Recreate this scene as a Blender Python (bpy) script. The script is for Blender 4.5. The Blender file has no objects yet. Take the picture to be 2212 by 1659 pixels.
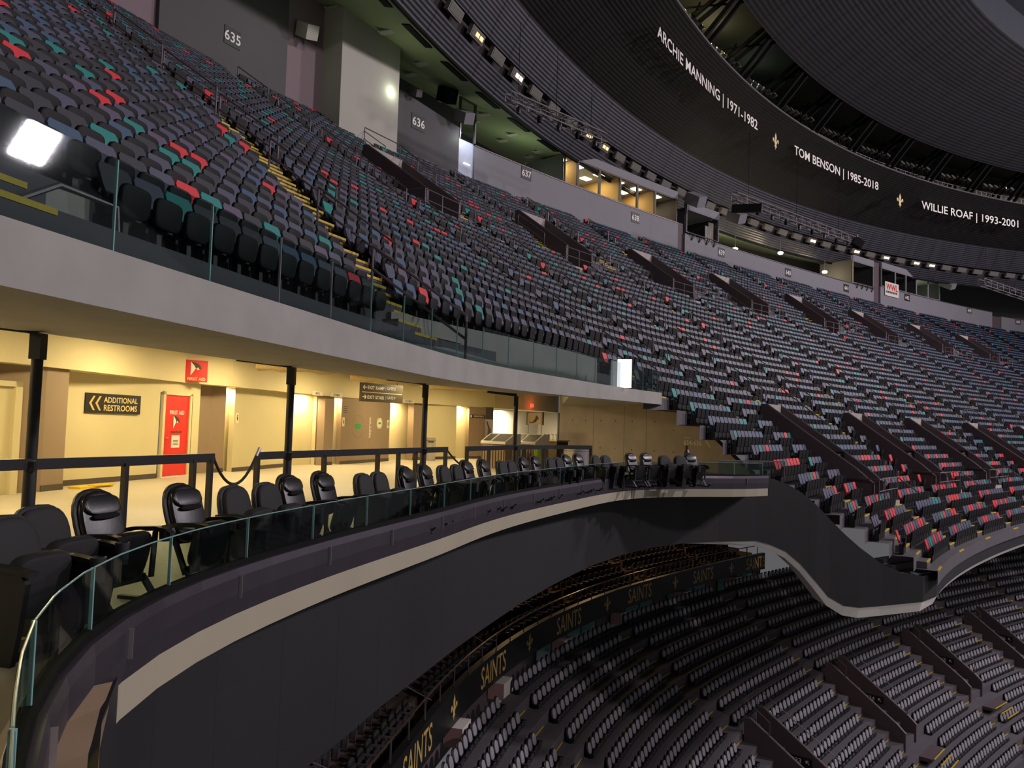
import bpy, math, random
import numpy as np
from mathutils import Vector, Matrix

SC = bpy.context.scene
COL = SC.collection
random.seed(7)
R = math.radians

# ---------------------------------------------------------------- camera
F_PX, EYE = 1700.0, 1.54                       # focal length in pixels of a 2212 x 1659 frame, eye height
PITCH, ROLL = math.atan((922 - 829.5) / F_PX), math.atan(0.031)
fw = Vector((0, math.cos(PITCH), math.sin(PITCH)))
up0 = Vector((0, -math.sin(PITCH), math.cos(PITCH)))
xc = Vector((math.cos(ROLL), 0, 0)) + up0 * math.sin(ROLL)
yc = Vector((-math.sin(ROLL), 0, 0)) + up0 * math.cos(ROLL)
cam_d = bpy.data.cameras.new('camera')
cam = bpy.data.objects.new('camera', cam_d)
COL.objects.link(cam)
cam.matrix_world = Matrix(((xc.x, yc.x, -fw.x, 0), (xc.y, yc.y, -fw.y, 0), (xc.z, yc.z, -fw.z, EYE), (0, 0, 0, 1)))
cam_d.sensor_fit = 'HORIZONTAL'
cam_d.sensor_width = 36.0
cam_d.lens = 36.0 * F_PX / 2212.0
cam_d.clip_start, cam_d.clip_end = 0.02, 600
SC.camera = cam

# ---------------------------------------------------------------- light and exposure
SC.view_settings.view_transform = 'Standard'
SC.view_settings.look = 'None'
SC.view_settings.exposure = 0.0
SC.view_settings.gamma = 1.0
SC.view_settings.use_curve_mapping = False
try:
    SC.cycles.use_denoising = True
    SC.cycles.max_bounces = 8
    SC.cycles.transparent_max_bounces = 24
    SC.cycles.sample_clamp_indirect = 4.0
except Exception:
    pass
W = bpy.data.worlds.new('dim_dome_air')
SC.world = W
W.use_nodes = True
W.node_tree.nodes['Background'].inputs[0].default_value = (0.86, 0.84, 0.88, 1)
W.node_tree.nodes['Background'].inputs[1].default_value = 0.125


def area(name, loc, target, size, power, color, sy=None):
    d = bpy.data.lights.new(name, 'AREA')
    d.energy = power
    d.color = color
    d.size = size
    if sy:
        d.shape = 'RECTANGLE'
        d.size_y = sy
    o = bpy.data.objects.new(name, d)
    COL.objects.link(o)
    o.location = loc
    v = Vector(target) - Vector(loc)
    o.rotation_euler = v.to_track_quat('-Z', 'Y').to_euler()
    return o


def point(name, loc, power, color, r=0.1):
    d = bpy.data.lights.new(name, 'POINT')
    d.energy = power
    d.color = color
    d.shadow_soft_size = r
    o = bpy.data.objects.new(name, d)
    COL.objects.link(o)
    o.location = loc
    return o


# the dome's own work lights over the field, and the far side's lights
area('dome_work_light', (75, 25, 40), (10, 40, 4), 4, 24000, (1.0, 0.90, 0.94))
area('dome_work_light', (95, 70, 38), (45, 85, 5), 5, 24000, (1.0, 0.88, 0.96))
area('dome_work_light', (55, -20, 36), (0, 10, 0), 4, 13000, (1.0, 0.88, 0.90))

# ---------------------------------------------------------------- helpers


def lin(h):
    h = h.lstrip('#')
    out = []
    for i in (0, 2, 4):
        c = int(h[i:i + 2], 16) / 255.0
        out.append(c / 12.92 if c <= 0.04045 else ((c + 0.055) / 1.055) ** 2.4)
    return tuple(out)


def mat(name, col, rough=0.6, metal=0.0, var=0.12, scale=6.0, bump=0.0, spec=0.5, coat=0.0):
    """procedural surface: two tones of one colour mixed by noise, optional noise bump"""
    m = bpy.data.materials.new(name)
    m.use_nodes = True
    nt = m.node_tree
    b = nt.nodes['Principled BSDF']
    c = lin(col) if isinstance(col, str) else col
    tc = nt.nodes.new('ShaderNodeTexCoord')
    nz = nt.nodes.new('ShaderNodeTexNoise')
    nz.inputs['Scale'].default_value = scale
    nz.inputs['Detail'].default_value = 5
    nt.links.new(tc.outputs['Object'], nz.inputs['Vector'])
    mx = nt.nodes.new('ShaderNodeMix')
    mx.data_type = 'RGBA'
    mx.inputs[6].default_value = (*[x * (1 - var) for x in c], 1)
    mx.inputs[7].default_value = (*[min(1, x * (1 + var)) for x in c], 1)
    nt.links.new(nz.outputs['Fac'], mx.inputs[0])
    nt.links.new(mx.outputs[2], b.inputs['Base Color'])
    b.inputs['Roughness'].default_value = rough
    b.inputs['Metallic'].default_value = metal
    b.inputs['Specular IOR Level'].default_value = spec
    if coat:
        b.inputs['Coat Weight'].default_value = coat
    if bump:
        bp = nt.nodes.new('ShaderNodeBump')
        bp.inputs['Strength'].default_value = bump
        bp.inputs['Distance'].default_value = 0.02
        nt.links.new(nz.outputs['Fac'], bp.inputs['Height'])
        nt.links.new(bp.outputs[0], b.inputs['Normal'])
    return m


def emis(name, col, strength):
    m = mat(name, col, 0.5)
    b = m.node_tree.nodes['Principled BSDF']
    b.inputs['Emission Color'].default_value = (*lin(col), 1)
    b.inputs['Emission Strength'].default_value = strength
    return m


def glass(name, tint, gl=0.9):
    m = bpy.data.materials.new(name)
    m.use_nodes = True
    nt = m.node_tree
    nt.nodes.remove(nt.nodes['Principled BSDF'])
    out = nt.nodes['Material Output']
    tr = nt.nodes.new('ShaderNodeBsdfTransparent')
    tr.inputs[0].default_value = (*tint, 1)
    g = nt.nodes.new('ShaderNodeBsdfGlossy')
    g.inputs[0].default_value = (gl, gl, gl, 1)
    g.inputs[1].default_value = 0.03
    lw = nt.nodes.new('ShaderNodeLayerWeight')
    lw.inputs[0].default_value = 0.5
    pw = nt.nodes.new('ShaderNodeMath')
    pw.operation = 'POWER'
    pw.inputs[1].default_value = 4.0
    nt.links.new(lw.outputs['Facing'], pw.inputs[0])
    fr = nt.nodes.new('ShaderNodeMath')
    fr.operation = 'MULTIPLY_ADD'
    fr.inputs[1].default_value = 0.3
    fr.inputs[2].default_value = 0.04
    nt.links.new(pw.outputs[0], fr.inputs[0])
    mx = nt.nodes.new('ShaderNodeMixShader')
    nt.links.new(fr.outputs[0], mx.inputs[0])
    nt.links.new(tr.outputs[0], mx.inputs[1])
    nt.links.new(g.outputs[0], mx.inputs[2])
    nt.links.new(mx.outputs[0], out.inputs[0])
    return m


def ribbed(name, col, period, seam, seam_w, dark=0.35, rough=0.55, metal=0.0, bump=1.0, seamcol=0.15, spec=0.5):
    """corrugated sheet: v of the UV map runs across the ribs, u along them in metres"""
    m = bpy.data.materials.new(name)
    m.use_nodes = True
    nt = m.node_tree
    N = nt.nodes.new
    L = nt.links.new
    b = nt.nodes['Principled BSDF']
    c = lin(col)
    uv = N('ShaderNodeUVMap')
    sp = N('ShaderNodeSeparateXYZ')
    L(uv.outputs[0], sp.inputs[0])

    def mt(op, a, bb=None):
        n = N('ShaderNodeMath')
        n.operation = op
        for i, q in enumerate((a, bb)):
            if q is None:
                continue
            if isinstance(q, (int, float)):
                n.inputs[i].default_value = q
            else:
                L(q, n.inputs[i])
        return n.outputs[0]
    w = mt('SINE', mt('MULTIPLY', sp.outputs[1], 2 * math.pi / period))
    h = mt('ADD', mt('MULTIPLY', w, 0.5), 0.5)
    nz = N('ShaderNodeTexNoise')
    nz.inputs['Scale'].default_value = 0.35
    L(uv.outputs[0], nz.inputs['Vector'])
    f = mt('ADD', mt('MULTIPLY', h, 1 - dark), dark)
    f = mt('MULTIPLY', f, mt('ADD', mt('MULTIPLY', nz.outputs['Fac'], 0.5), 0.75))
    if seam:
        s = mt('LESS_THAN', mt('MODULO', mt('ADD', sp.outputs[0], 1000 * seam), seam), seam_w)
        f = mt('MULTIPLY', f, mt('SUBTRACT', 1.0, mt('MULTIPLY', s, 1 - seamcol)))
    mx = N('ShaderNodeMix')
    mx.data_type = 'RGBA'
    mx.inputs[6].default_value = (0, 0, 0, 1)
    mx.inputs[7].default_value = (*c, 1)
    L(f, mx.inputs[0])
    L(mx.outputs[2], b.inputs['Base Color'])
    b.inputs['Roughness'].default_value = rough
    b.inputs['Metallic'].default_value = metal
    b.inputs['Specular IOR Level'].default_value = spec
    bp = N('ShaderNodeBump')
    bp.inputs['Strength'].default_value = bump
    bp.inputs['Distance'].default_value = 0.05
    L(h, bp.inputs['Height'])
    L(bp.outputs[0], b.inputs['Normal'])
    return m


class MB:
    """collects polygons; build() links them as ONE mesh object"""

    def __init__(s):
        s.v, s.f, s.m, s.uv, s.mi = [], [], [], [], 0

    def add(s, vs, fs, uv=None):
        o = len(s.v)
        s.v += [tuple(p) for p in vs]
        for f in fs:
            s.f.append([i + o for i in f])
            s.m.append(s.mi)
            s.uv.append([uv[i] for i in f] if uv else None)
        return s

    def box(s, c, sz, M=None):
        x, y, z = [q / 2 for q in sz]
        vs = [Vector((a * x, b * y, d * z)) for d in (-1, 1) for b in (-1, 1) for a in (-1, 1)]
        if M is not None:
            vs = [M @ p for p in vs]
        c = Vector(c)
        return s.add([p + c for p in vs], [(0, 2, 3, 1), (4, 5, 7, 6), (0, 1, 5, 4), (2, 6, 7, 3), (0, 4, 6, 2), (1, 3, 7, 5)])

    def bar(s, a, b, w, h, up=(0, 0, 1)):
        a, b = Vector(a), Vector(b)
        d = (b - a)
        n = d.normalized()
        u = Vector(up)
        if abs(n.dot(u)) > 0.98:
            u = Vector((1, 0, 0))
        sx = n.cross(u).normalized() * (w / 2)
        sz = sx.cross(n).normalized() * (h / 2)
        vs = [p + q for p in (a, b) for q in (-sx - sz, sx - sz, sx + sz, -sx + sz)]
        return s.add(vs, [(3, 2, 1, 0), (4, 5, 6, 7), (0, 1, 5, 4), (1, 2, 6, 5), (2, 3, 7, 6), (3, 0, 4, 7)])

    def tube(s, pts, r, n=8, caps=True):
        pts = [Vector(p) for p in pts]
        rs = r if isinstance(r, (list, tuple)) else [r] * len(pts)
        rings = []
        ref = Vector((0.3, 0.2, 0.93))
        for i, p in enumerate(pts):
            t = (pts[min(i + 1, len(pts) - 1)] - pts[max(i - 1, 0)]).normalized()
            u = t.cross(ref)
            if u.length < 0.05:
                u = t.cross(Vector((1, 0, 0)))
            u.normalize()
            w = t.cross(u)
            rings.append([p + (u * math.cos(2 * math.pi * k / n) + w * math.sin(2 * math.pi * k / n)) * rs[i] for k in range(n)])
        return s.loft(rings, caps)

    def loft(s, rings, caps=True, closed=True):
        n = len(rings[0])
        vs = [p for r in rings for p in r]
        fs = []
        for i in range(len(rings) - 1):
            for k in range(n if closed else n - 1):
                a, b = i * n + k, i * n + (k + 1) % n
                fs.append((a, b, b + n, a + n))
        if caps and closed:
            fs.append(tuple(range(n))[::-1])
            fs.append(tuple(range((len(rings) - 1) * n, len(rings) * n)))
        return s.add(vs, fs)

    def lathe(s, prof, c=(0, 0, 0), n=20, caps=True):
        c = Vector(c)
        rings = [[c + Vector((r * math.cos(2 * math.pi * k / n), r * math.sin(2 * math.pi * k / n), z)) for k in range(n)] for r, z in prof]
        return s.loft(rings, caps)

    def prism(s, poly, M, d):
        """poly in the x/y plane of matrix M, extruded d along its z"""
        a = [M @ Vector((p[0], p[1], 0)) for p in poly]
        b = [M @ Vector((p[0], p[1], d)) for p in poly]
        return s.loft([a, b])

    def strip(s, A, Bp, uv=None):
        """ruled sheet between two point lists"""
        n = len(A)
        return s.add(list(A) + list(Bp), [(i, i + 1, n + i + 1, n + i) for i in range(n - 1)], uv)

    def build(s, name, mats, parent=None, smooth=False):
        if not isinstance(mats, (list, tuple)):
            mats = [mats]
        me = bpy.data.meshes.new(name)
        me.from_pydata(s.v, [], s.f)
        for m in mats:
            me.materials.append(m)
        if len(mats) > 1:
            me.polygons.foreach_set('material_index', s.m)
        if any(u is not None for u in s.uv):
            l = me.uv_layers.new(name='UVMap')
            flat = []
            for u, f in zip(s.uv, s.f):
                for q in (u or [(0, 0)] * len(f)):
                    flat += list(q)
            l.data.foreach_set('uv', flat)
        if smooth:
            me.polygons.foreach_set('use_smooth', [True] * len(me.polygons))
            try:
                me.set_sharp_from_angle(angle=R(40))
            except Exception:
                pass
        me.update()
        o = bpy.data.objects.new(name, me)
        COL.objects.link(o)
        if parent is not None:
            o.parent = parent
        return o


def tag(o, label, cat, group=None, kind=None):
    if label:
        o['label'] = label
    if cat:
        o['category'] = cat
    if group:
        o['group'] = group
    if kind:
        o['kind'] = kind
    return o


def thing(name, label, cat, loc=(0, 0, 0), rz=0.0, group=None):
    o = bpy.data.objects.new(name, None)
    o.empty_display_size = 0.1
    COL.objects.link(o)
    o.location = loc
    o.rotation_euler = (0, 0, rz)
    return tag(o, label, cat, group)


def struct(o, label=None):
    o['kind'] = 'structure'
    if label:
        o['label'] = label
    return o


def dup(root, label, loc=None, rz=None, group=None, swap=None):
    """copy a thing with copies of its parts and sub-parts; swap maps part names to other mesh data"""
    def cp(o, par):
        c = o.copy()
        COL.objects.link(c)
        c.parent = par
        if swap and o.name.split('.')[0] in swap and o.data:
            c.data = swap[o.name.split('.')[0]]
        for ch in KIDS.get(o.name, ()):
            cp(ch, c)
        return c
    c = cp(root, None)
    c['label'] = label
    if group:
        c['group'] = group
    if loc is not None:
        c.location = loc
    if rz is not None:
        c.rotation_euler = (0, 0, rz)
    return c


KIDS = {}


def remember(root):
    """note a prototype's parts and sub-parts, so that dup() need not search the scene"""
    def walk(o):
        k = [c for c in COL.objects if c.parent == o]
        KIDS[o.name] = k
        for c in k:
            walk(c)
    walk(root)


_ONES = 'zeroth first second third fourth fifth sixth seventh eighth ninth tenth eleventh twelfth thirteenth fourteenth fifteenth sixteenth seventeenth eighteenth nineteenth'.split()
_TENS = [None, None, 'twent', 'thirt', 'fort', 'fift', 'sixt', 'sevent', 'eight', 'ninet']


def ordinal(n):
    if n < 20:
        return _ONES[n]
    if n > 99:
        return '%dth' % n
    return _TENS[n // 10] + 'ieth' if n % 10 == 0 else _TENS[n // 10] + 'y-' + _ONES[n % 10]


def project(p):
    d = Vector(p) - Vector((0, 0, EYE))
    z = d.dot(fw)
    if z < 0.5:
        return None
    return 1106 + F_PX * d.dot(xc) / z, 829.5 - F_PX * d.dot(yc) / z, z


def frame_at(p, heading):
    """matrix: x along heading (radians from +Y towards +X), y up, z towards the right of the heading"""
    t = Vector((math.sin(heading), math.cos(heading), 0))
    n = Vector((math.cos(heading), -math.sin(heading), 0))
    return Matrix(((t.x, 0, n.x, p[0]), (t.y, 0, n.y, p[1]), (0, 1, 0, p[2]), (0, 0, 0, 1)))


# ---------------------------------------------------------------- lettering (built-in font turned into meshes)
TEXTS = {}


def make_texts(specs):
    objs = []
    for key, (s, bold, sx) in specs.items():
        c = bpy.data.curves.new('txt', 'FONT')
        c.body = s
        c.size = 1.0
        c.offset = bold
        c.align_x = 'CENTER'
        c.align_y = 'CENTER'
        c.space_character = 1.0 + bold * 1.5
        c.resolution_u = 3
        o = bpy.data.objects.new('txt', c)
        COL.objects.link(o)
        objs.append((key, o, c, sx))
    dg = bpy.context.evaluated_depsgraph_get()
    dg.update()
    for key, o, c, sx in objs:
        me = bpy.data.meshes.new_from_object(o.evaluated_get(dg))
        vs = [(v.co.x * sx, v.co.y) for v in me.vertices]
        fs = [tuple(p.vertices) for p in me.polygons]
        x0, x1 = min(v[0] for v in vs), max(v[0] for v in vs)
        y0, y1 = min(v[1] for v in vs), max(v[1] for v in vs)
        TEXTS[key] = ([(v[0] - (x0 + x1) / 2, v[1] - (y0 + y1) / 2) for v in vs], fs, x1 - x0, y1 - y0)
        bpy.data.objects.remove(o)
        bpy.data.curves.remove(c)
        bpy.data.meshes.remove(me)


def text(mb, key, M, height=None, width=None, lift=0.004, fn=None):
    """put cap-height `height` (or total `width`) lettering on the x/y plane of M, lifted along z"""
    vs, fs, w, h = TEXTS[key]
    k = height / h if height else width / w
    kx = width / w if width else k
    pts = [(x * kx, y * k) for x, y in vs]
    if fn:
        P = [fn(x, y) for x, y in pts]
    else:
        P = [M @ Vector((x, y, lift)) for x, y in pts]
    mb.add(P, fs)
    return mb


NAMES3 = {'nA': 'ARCHIE MANNING | 1971-1982', 'nB': 'TOM BENSON | 1985-2018', 'nC': 'WILLIE ROAF | 1993-2001'}
specs = {k: (v, 0.012, 0.8) for k, v in NAMES3.items()}
for n in range(635, 645):
    specs[str(n)] = (str(n), 0.015, 1.0)
for k, s, b in [('addl', 'ADDITIONAL', 0.02), ('rest', 'RESTROOMS', 0.02), ('fa', 'FIRST AID', 0.02), ('men', 'MEN', 0.006),
                ('women', 'WOMEN', 0.006), ('ramp', 'EXIT RAMP', 0.018), ('stair', 'EXIT STAIR', 0.018), ('ge', '| GATE E', 0.0),
                ('gf', '| GATE F', 0.0), ('elev', 'ELEVATOR 7', 0.02), ('exit', 'EXIT', 0.03), ('saints', 'SAINTS', 0.012),
                ('634', '634-636', 0.012), ('sec', 'SECTION', 0.0), ('333', '333', 0.015), ('334', '334', 0.015), ('335', '335', 0.015),
                ('336', '336', 0.015), ('637a', '637', 0.015), ('638a', '638', 0.015), ('639a', '639', 0.015), ('wwl', 'WWL', 0.03),
                ('terr', 'TERRACE LEVEL', 0.0), ('plaza', 'PLAZA LEVEL', 0.0), ('loge', 'LOGE LEVEL', 0.0)]:
    specs[k] = (s, b, 1.0)
specs['saints'] = ('SAINTS', 0.008, 0.78)
make_texts(specs)

FLEUR = [(0, .5), (.05, .38), (.10, .26), (.085, .12), (.05, .0), (.13, .02), (.16, .1), (.22, .16), (.29, .14), (.33, .06), (.32, -.03),
         (.26, -.09), (.22, -.08), (.25, -.03), (.24, .03), (.2, .03), (.17, -.04), (.14, -.1), (.1, -.12), (.1, -.17), (.07, -.19), (.1, -.26),
         (.14, -.3), (.09, -.34), (.05, -.33), (0, -.5)]
FLEUR = FLEUR + [(-x, y) for x, y in FLEUR[-2:0:-1]]
# the hand-lettered signs' arrow shapes
ARROW = [(-.5, 0), (-.1, .4), (.05, .3), (-.17, .08), (.5, .08), (.5, -.08), (-.17, -.08), (.05, -.3), (-.1, -.4)]
CHEV = [(-.25, 0), (.12, .5), (.3, .5), (-.05, 0), (.3, -.5), (.12, -.5)]
# ---------------------------------------------------------------- materials
M_conc = mat('raw_concrete', '#9a9893', 0.75, var=0.22, scale=1.6, bump=0.25)
M_concp = mat('board_marked_concrete', '#a39a95', 0.8, var=0.25, scale=1.1, bump=0.25)
M_floor = mat('sealed_floor', '#a8a08c', 0.5, var=0.12, scale=0.8)
M_tread = mat('terrace_concrete', '#565258', 0.85, var=0.2, scale=0.9)
M_yel = mat('yellow_nosing_paint', '#c9a81e', 0.6, var=0.15, scale=9)
M_cream = mat('cream_wall_paint', '#c8bd96', 0.6, var=0.05, scale=1.2)
M_brown = mat('taupe_wall_paint', '#8a7662', 0.6, var=0.06, scale=1.2)
M_base = mat('rubber_base', '#4a4038', 0.6)
M_black = mat('black_powder_coat', '#18171a', 0.42, var=0.2)
M_blk2 = mat('matt_black', '#070708', 0.8, spec=0.2)
M_leather = mat('black_vinyl', '#121215', 0.34, var=0.2, scale=20, bump=0.05)
M_cloth = mat('black_cloth', '#17171a', 0.75, var=0.25, scale=60, bump=0.1)
M_plast = mat('black_plastic', '#131316', 0.45, var=0.15)
M_dkgrey = mat('dark_grey_plastic', '#24262b', 0.55, var=0.2)
M_chrome = mat('brushed_steel', '#b9b4b4', 0.3, metal=0.7, var=0.1, scale=30)
M_rail = mat('galvanised_rail', '#6d6468', 0.45, metal=0.5, var=0.15)
M_curb = mat('mauve_metal_flashing', '#5c5660', 0.36, metal=0.7, var=0.2, scale=2.0, bump=0.1)
M_ply = mat('plywood_ledge', '#7a6650', 0.65, var=0.2, scale=2.2)
M_led = ribbed('led_panel_face', '#2b2b2d', 0.012, 1.22, 0.012, dark=0.8, rough=0.5, bump=0.05, seamcol=0.6, spec=0.35)
M_gloss = mat('gloss_black_edge', '#050706', 0.12, var=0.1)
M_white = mat('white_paint', '#d6d2ca', 0.5, var=0.06, scale=1.5)
M_whitew = mat('off_white_wall', '#a9a59c', 0.7, var=0.05, scale=0.4)
M_pinkw = mat('mauve_wall', '#7d6c72', 0.75, var=0.06, scale=0.3)
M_dgrey = mat('dark_grey_wall', '#4b494b', 0.7, var=0.08, scale=0.5)
M_greyw = mat('grey_parapet_wall', '#7b797f', 0.7, var=0.06, scale=0.5)
M_vom = mat('maroon_brown_wall', '#53454a', 0.7, var=0.1, scale=0.8)
M_green = mat('pale_green_soffit', '#93a078', 0.8, var=0.1, scale=0.25)
M_olive = mat('olive_wall', '#6f7352', 0.8, var=0.1, scale=0.6)
M_textw = mat('white_lettering', '#e2ded6', 0.5, var=0.03)
M_textd = mat('dark_lettering', '#3c362e', 0.5, var=0.03)
M_texty = mat('tan_lettering', '#d9c48d', 0.5, var=0.04)
M_gold = mat('old_gold_lettering', '#c9a862', 0.5, var=0.05)
M_sign = mat('black_sign_board', '#15130f', 0.5, var=0.1)
M_signb = mat('brown_sign_board', '#3a3026', 0.5, var=0.1)
M_red = mat('red_door_paint', '#cc2a24', 0.45, var=0.06, scale=2)
M_saints = mat('gloss_dark_fascia', '#0d100f', 0.45, var=0.15)
M_board = ribbed('terrace_panels_fine', '#2c2b2e', 0.3, 3.0, 0.05)
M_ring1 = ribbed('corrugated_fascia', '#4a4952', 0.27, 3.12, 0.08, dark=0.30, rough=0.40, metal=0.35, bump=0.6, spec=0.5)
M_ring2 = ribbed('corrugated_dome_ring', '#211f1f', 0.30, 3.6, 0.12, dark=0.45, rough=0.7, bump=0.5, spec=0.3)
M_roof = ribbed('corrugated_dome_roof', '#2e2d32', 0.40, 3.6, 0.16, dark=0.55, rough=0.7, bump=0.5, seamcol=0.45, spec=0.3)
M_glassb = glass('balustrade_glass', (0.70, 0.78, 0.76), 0.8)
M_glassd = glass('dark_balustrade_glass', (0.60, 0.69, 0.68), 0.85)
M_glassw = glass('window_glass', (0.86, 0.87, 0.84), 0.6)
M_edge = mat('polished_glass_edge', '#7fa6a4', 0.2, var=0.1)
SEATC = {'charcoal': mat('charcoal_seat_shell', '#34353c', 0.5), 'slate': mat('slate_seat_shell', '#4a4d60', 0.5), 'blue': mat('blue_seat_shell', '#3d5570', 0.5),
         'teal': mat('teal_seat_shell', '#1f7f7a', 0.5), 'red': mat('red_seat_shell', '#d2333c', 0.5), 'mauve': mat('mauve_seat_shell', '#5a4f66', 0.5)}
M_pan = mat('black_seat_pan', '#101113', 0.6, var=0.15, spec=0.25)
M_iron = mat('black_cast_iron', '#121214', 0.5)
M_pad = mat('grey_back_pad', '#96929b', 0.6, var=0.12, scale=14)
M_lamp = emis('warm_lamp_glow', '#ffd79a', 9.0)
M_lampw = emis('white_lamp_glow', '#fff6e0', 14.0)
M_lampdim = emis('dim_lamp_glow', '#ffc48a', 1.4)
M_lampoff = mat('dark_lamp_lens', '#6b6862', 0.3, var=0.2)
M_exit = emis('red_exit_glow', '#ff3020', 3.0)

# ---------------------------------------------------------------- the upper bowl's plan: a curve with parallel rows
HS = [(-80, 13), (-14, 14), (-10, 16), (-3, 20), (4, 25), (11, 30), (18, 34), (25, 38), (32, 41), (42, 44), (52, 46), (66, 48.5),
      (80, 50), (104, 52), (128, 57), (150, 64), (180, 80), (220, 105)]
_s = np.arange(-60, 200.01, .25)
_h = np.radians(np.interp(_s, [a for a, b in HS], [b for a, b in HS]))
_x = np.r_[0, np.cumsum((np.sin(_h[1:]) + np.sin(_h[:-1])) / 2 * .25)]
_y = np.r_[0, np.cumsum((np.cos(_h[1:]) + np.cos(_h[:-1])) / 2 * .25)]
_i0 = int(round(61 / .25))
_x += -18.5 - _x[_i0]
_y += 32.9 - _y[_i0]


KS, KV = [-60, -28, -22, -16, -10, -7, -4, -1, 2], [.955, .95, .94, .936, .944, .961, .978, .99, 1.0]


def B(s, u, z=0.0):
    """point of the upper bowl: s along the top wall, u towards the field"""
    h = float(np.interp(s, _s, _h))
    u = u * (float(np.interp(s, KS, KV)) if u > 0 else 1.0)
    return Vector((float(np.interp(s, _s, _x)) + math.cos(h) * u, float(np.interp(s, _s, _y)) - math.sin(h) * u, z))


def BH(s):
    return float(np.interp(s, _s, _h))


RUN, RISE = 0.714, 0.5


def zrow(k):
    return 18.8 - RISE * k


# the lower bowl's plan curve, under the lettered fascia
LP = np.array([(-4.6, 9.0), (-3.9, 13.5), (-3.2, 17.5), (-2.63, 20.78), (-2.09, 23.93), (-1.61, 26.5), (-1.07, 28.51), (-0.48, 30.3), (0.32, 32.6),
               (1.29, 35.0), (2.97, 38.24), (5.05, 41.76), (6.39, 43.8), (8.81, 46.91), (11.17, 49.7), (13.45, 52.4), (16.39, 55.7), (20, 59.3),
               (24, 63.0), (30, 68.0), (38, 74.0), (48, 81), (60, 88.5), (75, 96)])
_d = np.r_[0, np.cumsum(np.hypot(*np.diff(LP, axis=0).T))]
_t = np.arange(0, _d[-1], .25)


def _sm(a):
    p = np.r_[a[0] - (a[1] - a[0]) * np.arange(12, 0, -1), a, a[-1] + (a[-1] - a[-2]) * np.arange(1, 13)]
    return np.convolve(p, np.ones(25) / 25, 'valid')


_lx, _ly = _sm(_sm(np.interp(_t, _d, LP[:, 0]))), _sm(_sm(np.interp(_t, _d, LP[:, 1])))
_lh = np.arctan2(np.gradient(_lx), np.gradient(_ly))


def L_(t, v, z=0.0):
    h = float(np.interp(t, _t, _lh))
    return Vector((float(np.interp(t, _t, _lx)) + math.cos(h) * v, float(np.interp(t, _t, _ly)) - math.sin(h) * v, z))


def LH(t):
    return float(np.interp(t, _t, _lh))


def zlow(v):
    return -8.4 - 0.64 * v


# ---------------------------------------------------------------- platform outline
G = [(1.0, -1.5), (0.0, 0.1), (-1.22, 2.0), (-2.02, 3.33), (-2.40, 4.37), (-2.53, 5.58), (-2.38, 6.81), (-1.97, 8.51), (-1.55, 9.9), (-1.01, 11.61),
     (-0.53, 13.45), (0.0, 15.04), (0.64, 16.6), (1.22, 17.9), (2.1, 19.9), (3.0, 21.6), (4.0, 22.7), (5.1, 23.3), (6.2, 23.6), (7.2, 23.9), (8.0, 24.6)]
G = [Vector((a, b, 0)) for a, b in G]


def offs(P, d):
    """offset a plan polyline to its right by d"""
    out = []
    for i, p in enumerate(P):
        t = (P[min(i + 1, len(P) - 1)] - P[max(i - 1, 0)]).normalized()
        out.append(p + Vector((t.y, -t.x, 0)) * d)
    return out


def dense(P, step):
    out = [P[0]]
    for a, b in zip(P, P[1:]):
        n = max(1, int((b - a).length / step))
        out += [a.lerp(b, (i + 1) / n) for i in range(n)]
    return out


def smoothed(P, it=2):
    P = [Vector(p) for p in P]
    for _ in range(it):
        P = [P[0]] + [P[i - 1] * .2 + P[i] * .6 + P[i + 1] * .2 for i in range(1, len(P) - 1)] + [P[-1]]
    return P


G = smoothed(dense(G, 0.45), 4)

# wall line of the concourse (plan), pilaster faces and beam face
WL = [(-12.0, 5.0), (-10.2, 12.5), (-9.35, 15.3), (-9.42, 16.6), (-8.75, 19.3), (-8.45, 20.95), (-8.0, 22.5), (-7.3, 26.2), (-6.15, 28.2), (-4.95, 32.0), (-2.75, 36.0), (-0.85, 37.7), (2.68, 43.8)]
BEAM = [(-12.0, 3.0), (-9.75, 11.0), (-9.14, 14.0), (-8.91, 15.84), (-8.46, 20.4), (-7.79, 21.9), (-7.11, 25.2), (-6.3, 27.6), (-4.94, 31.9), (-3.9, 33.4), (-2.6, 35.9), (-0.8, 37.9), (2.6, 43.7)]

# floor
m = MB()
P = [(p.x, p.y, 0) for p in offs(G, 0.06)] + [(8.7, 29.75, 0), (2.4, 45.5, 0), (-2, 41, 0), (-9, 30, 0), (-12, 20, 0), (-14, 5, 0), (-14, -4, 0), (1.0, -4, 0)]
Q = [(x, y, -0.35) for x, y, z in P]
n = len(P)
m.add(P + Q, [tuple(range(n))] + [(i, n + i, n + (i + 1) % n, (i + 1) % n) for i in range(n)] + [tuple(range(2 * n - 1, n - 1, -1))])
struct(m.build('floor', M_floor))

# concrete slab edge over the platform: face, soffit, top
SE = [(-4.6, -2, 2.8, 2.35), (-3.95, 2.0, 2.8, 2.35), (-3.33, 5.02, 2.8, 2.35), (-3.05, 6.31, 2.8, 2.35), (-2.45, 8.79, 2.8, 2.35), (-1.75, 11.9, 2.8, 2.35), (-0.95, 15.0, 2.8, 2.35),
      (0.0, 17.2, 2.8, 2.35), (1.04, 19.1, 2.8, 2.36), (2.1, 21.1, 2.8, 2.38), (3.01, 22.8, 2.8, 2.41), (4.31, 24.88, 2.8, 2.42), (5.0, 26.4, 2.84, 2.45), (5.5, 28.6, 2.95, 2.5), (6.05, 33.6, 3.1, 2.6)]
POLE = [(-6.3, 4.2), (-4.78, 7.9), (-3.32, 11.82), (-1.73, 15.78), (0.12, 20.19)]
m = MB()
top = [Vector((a, b, c)) for a, b, c, d in SE]
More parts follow.
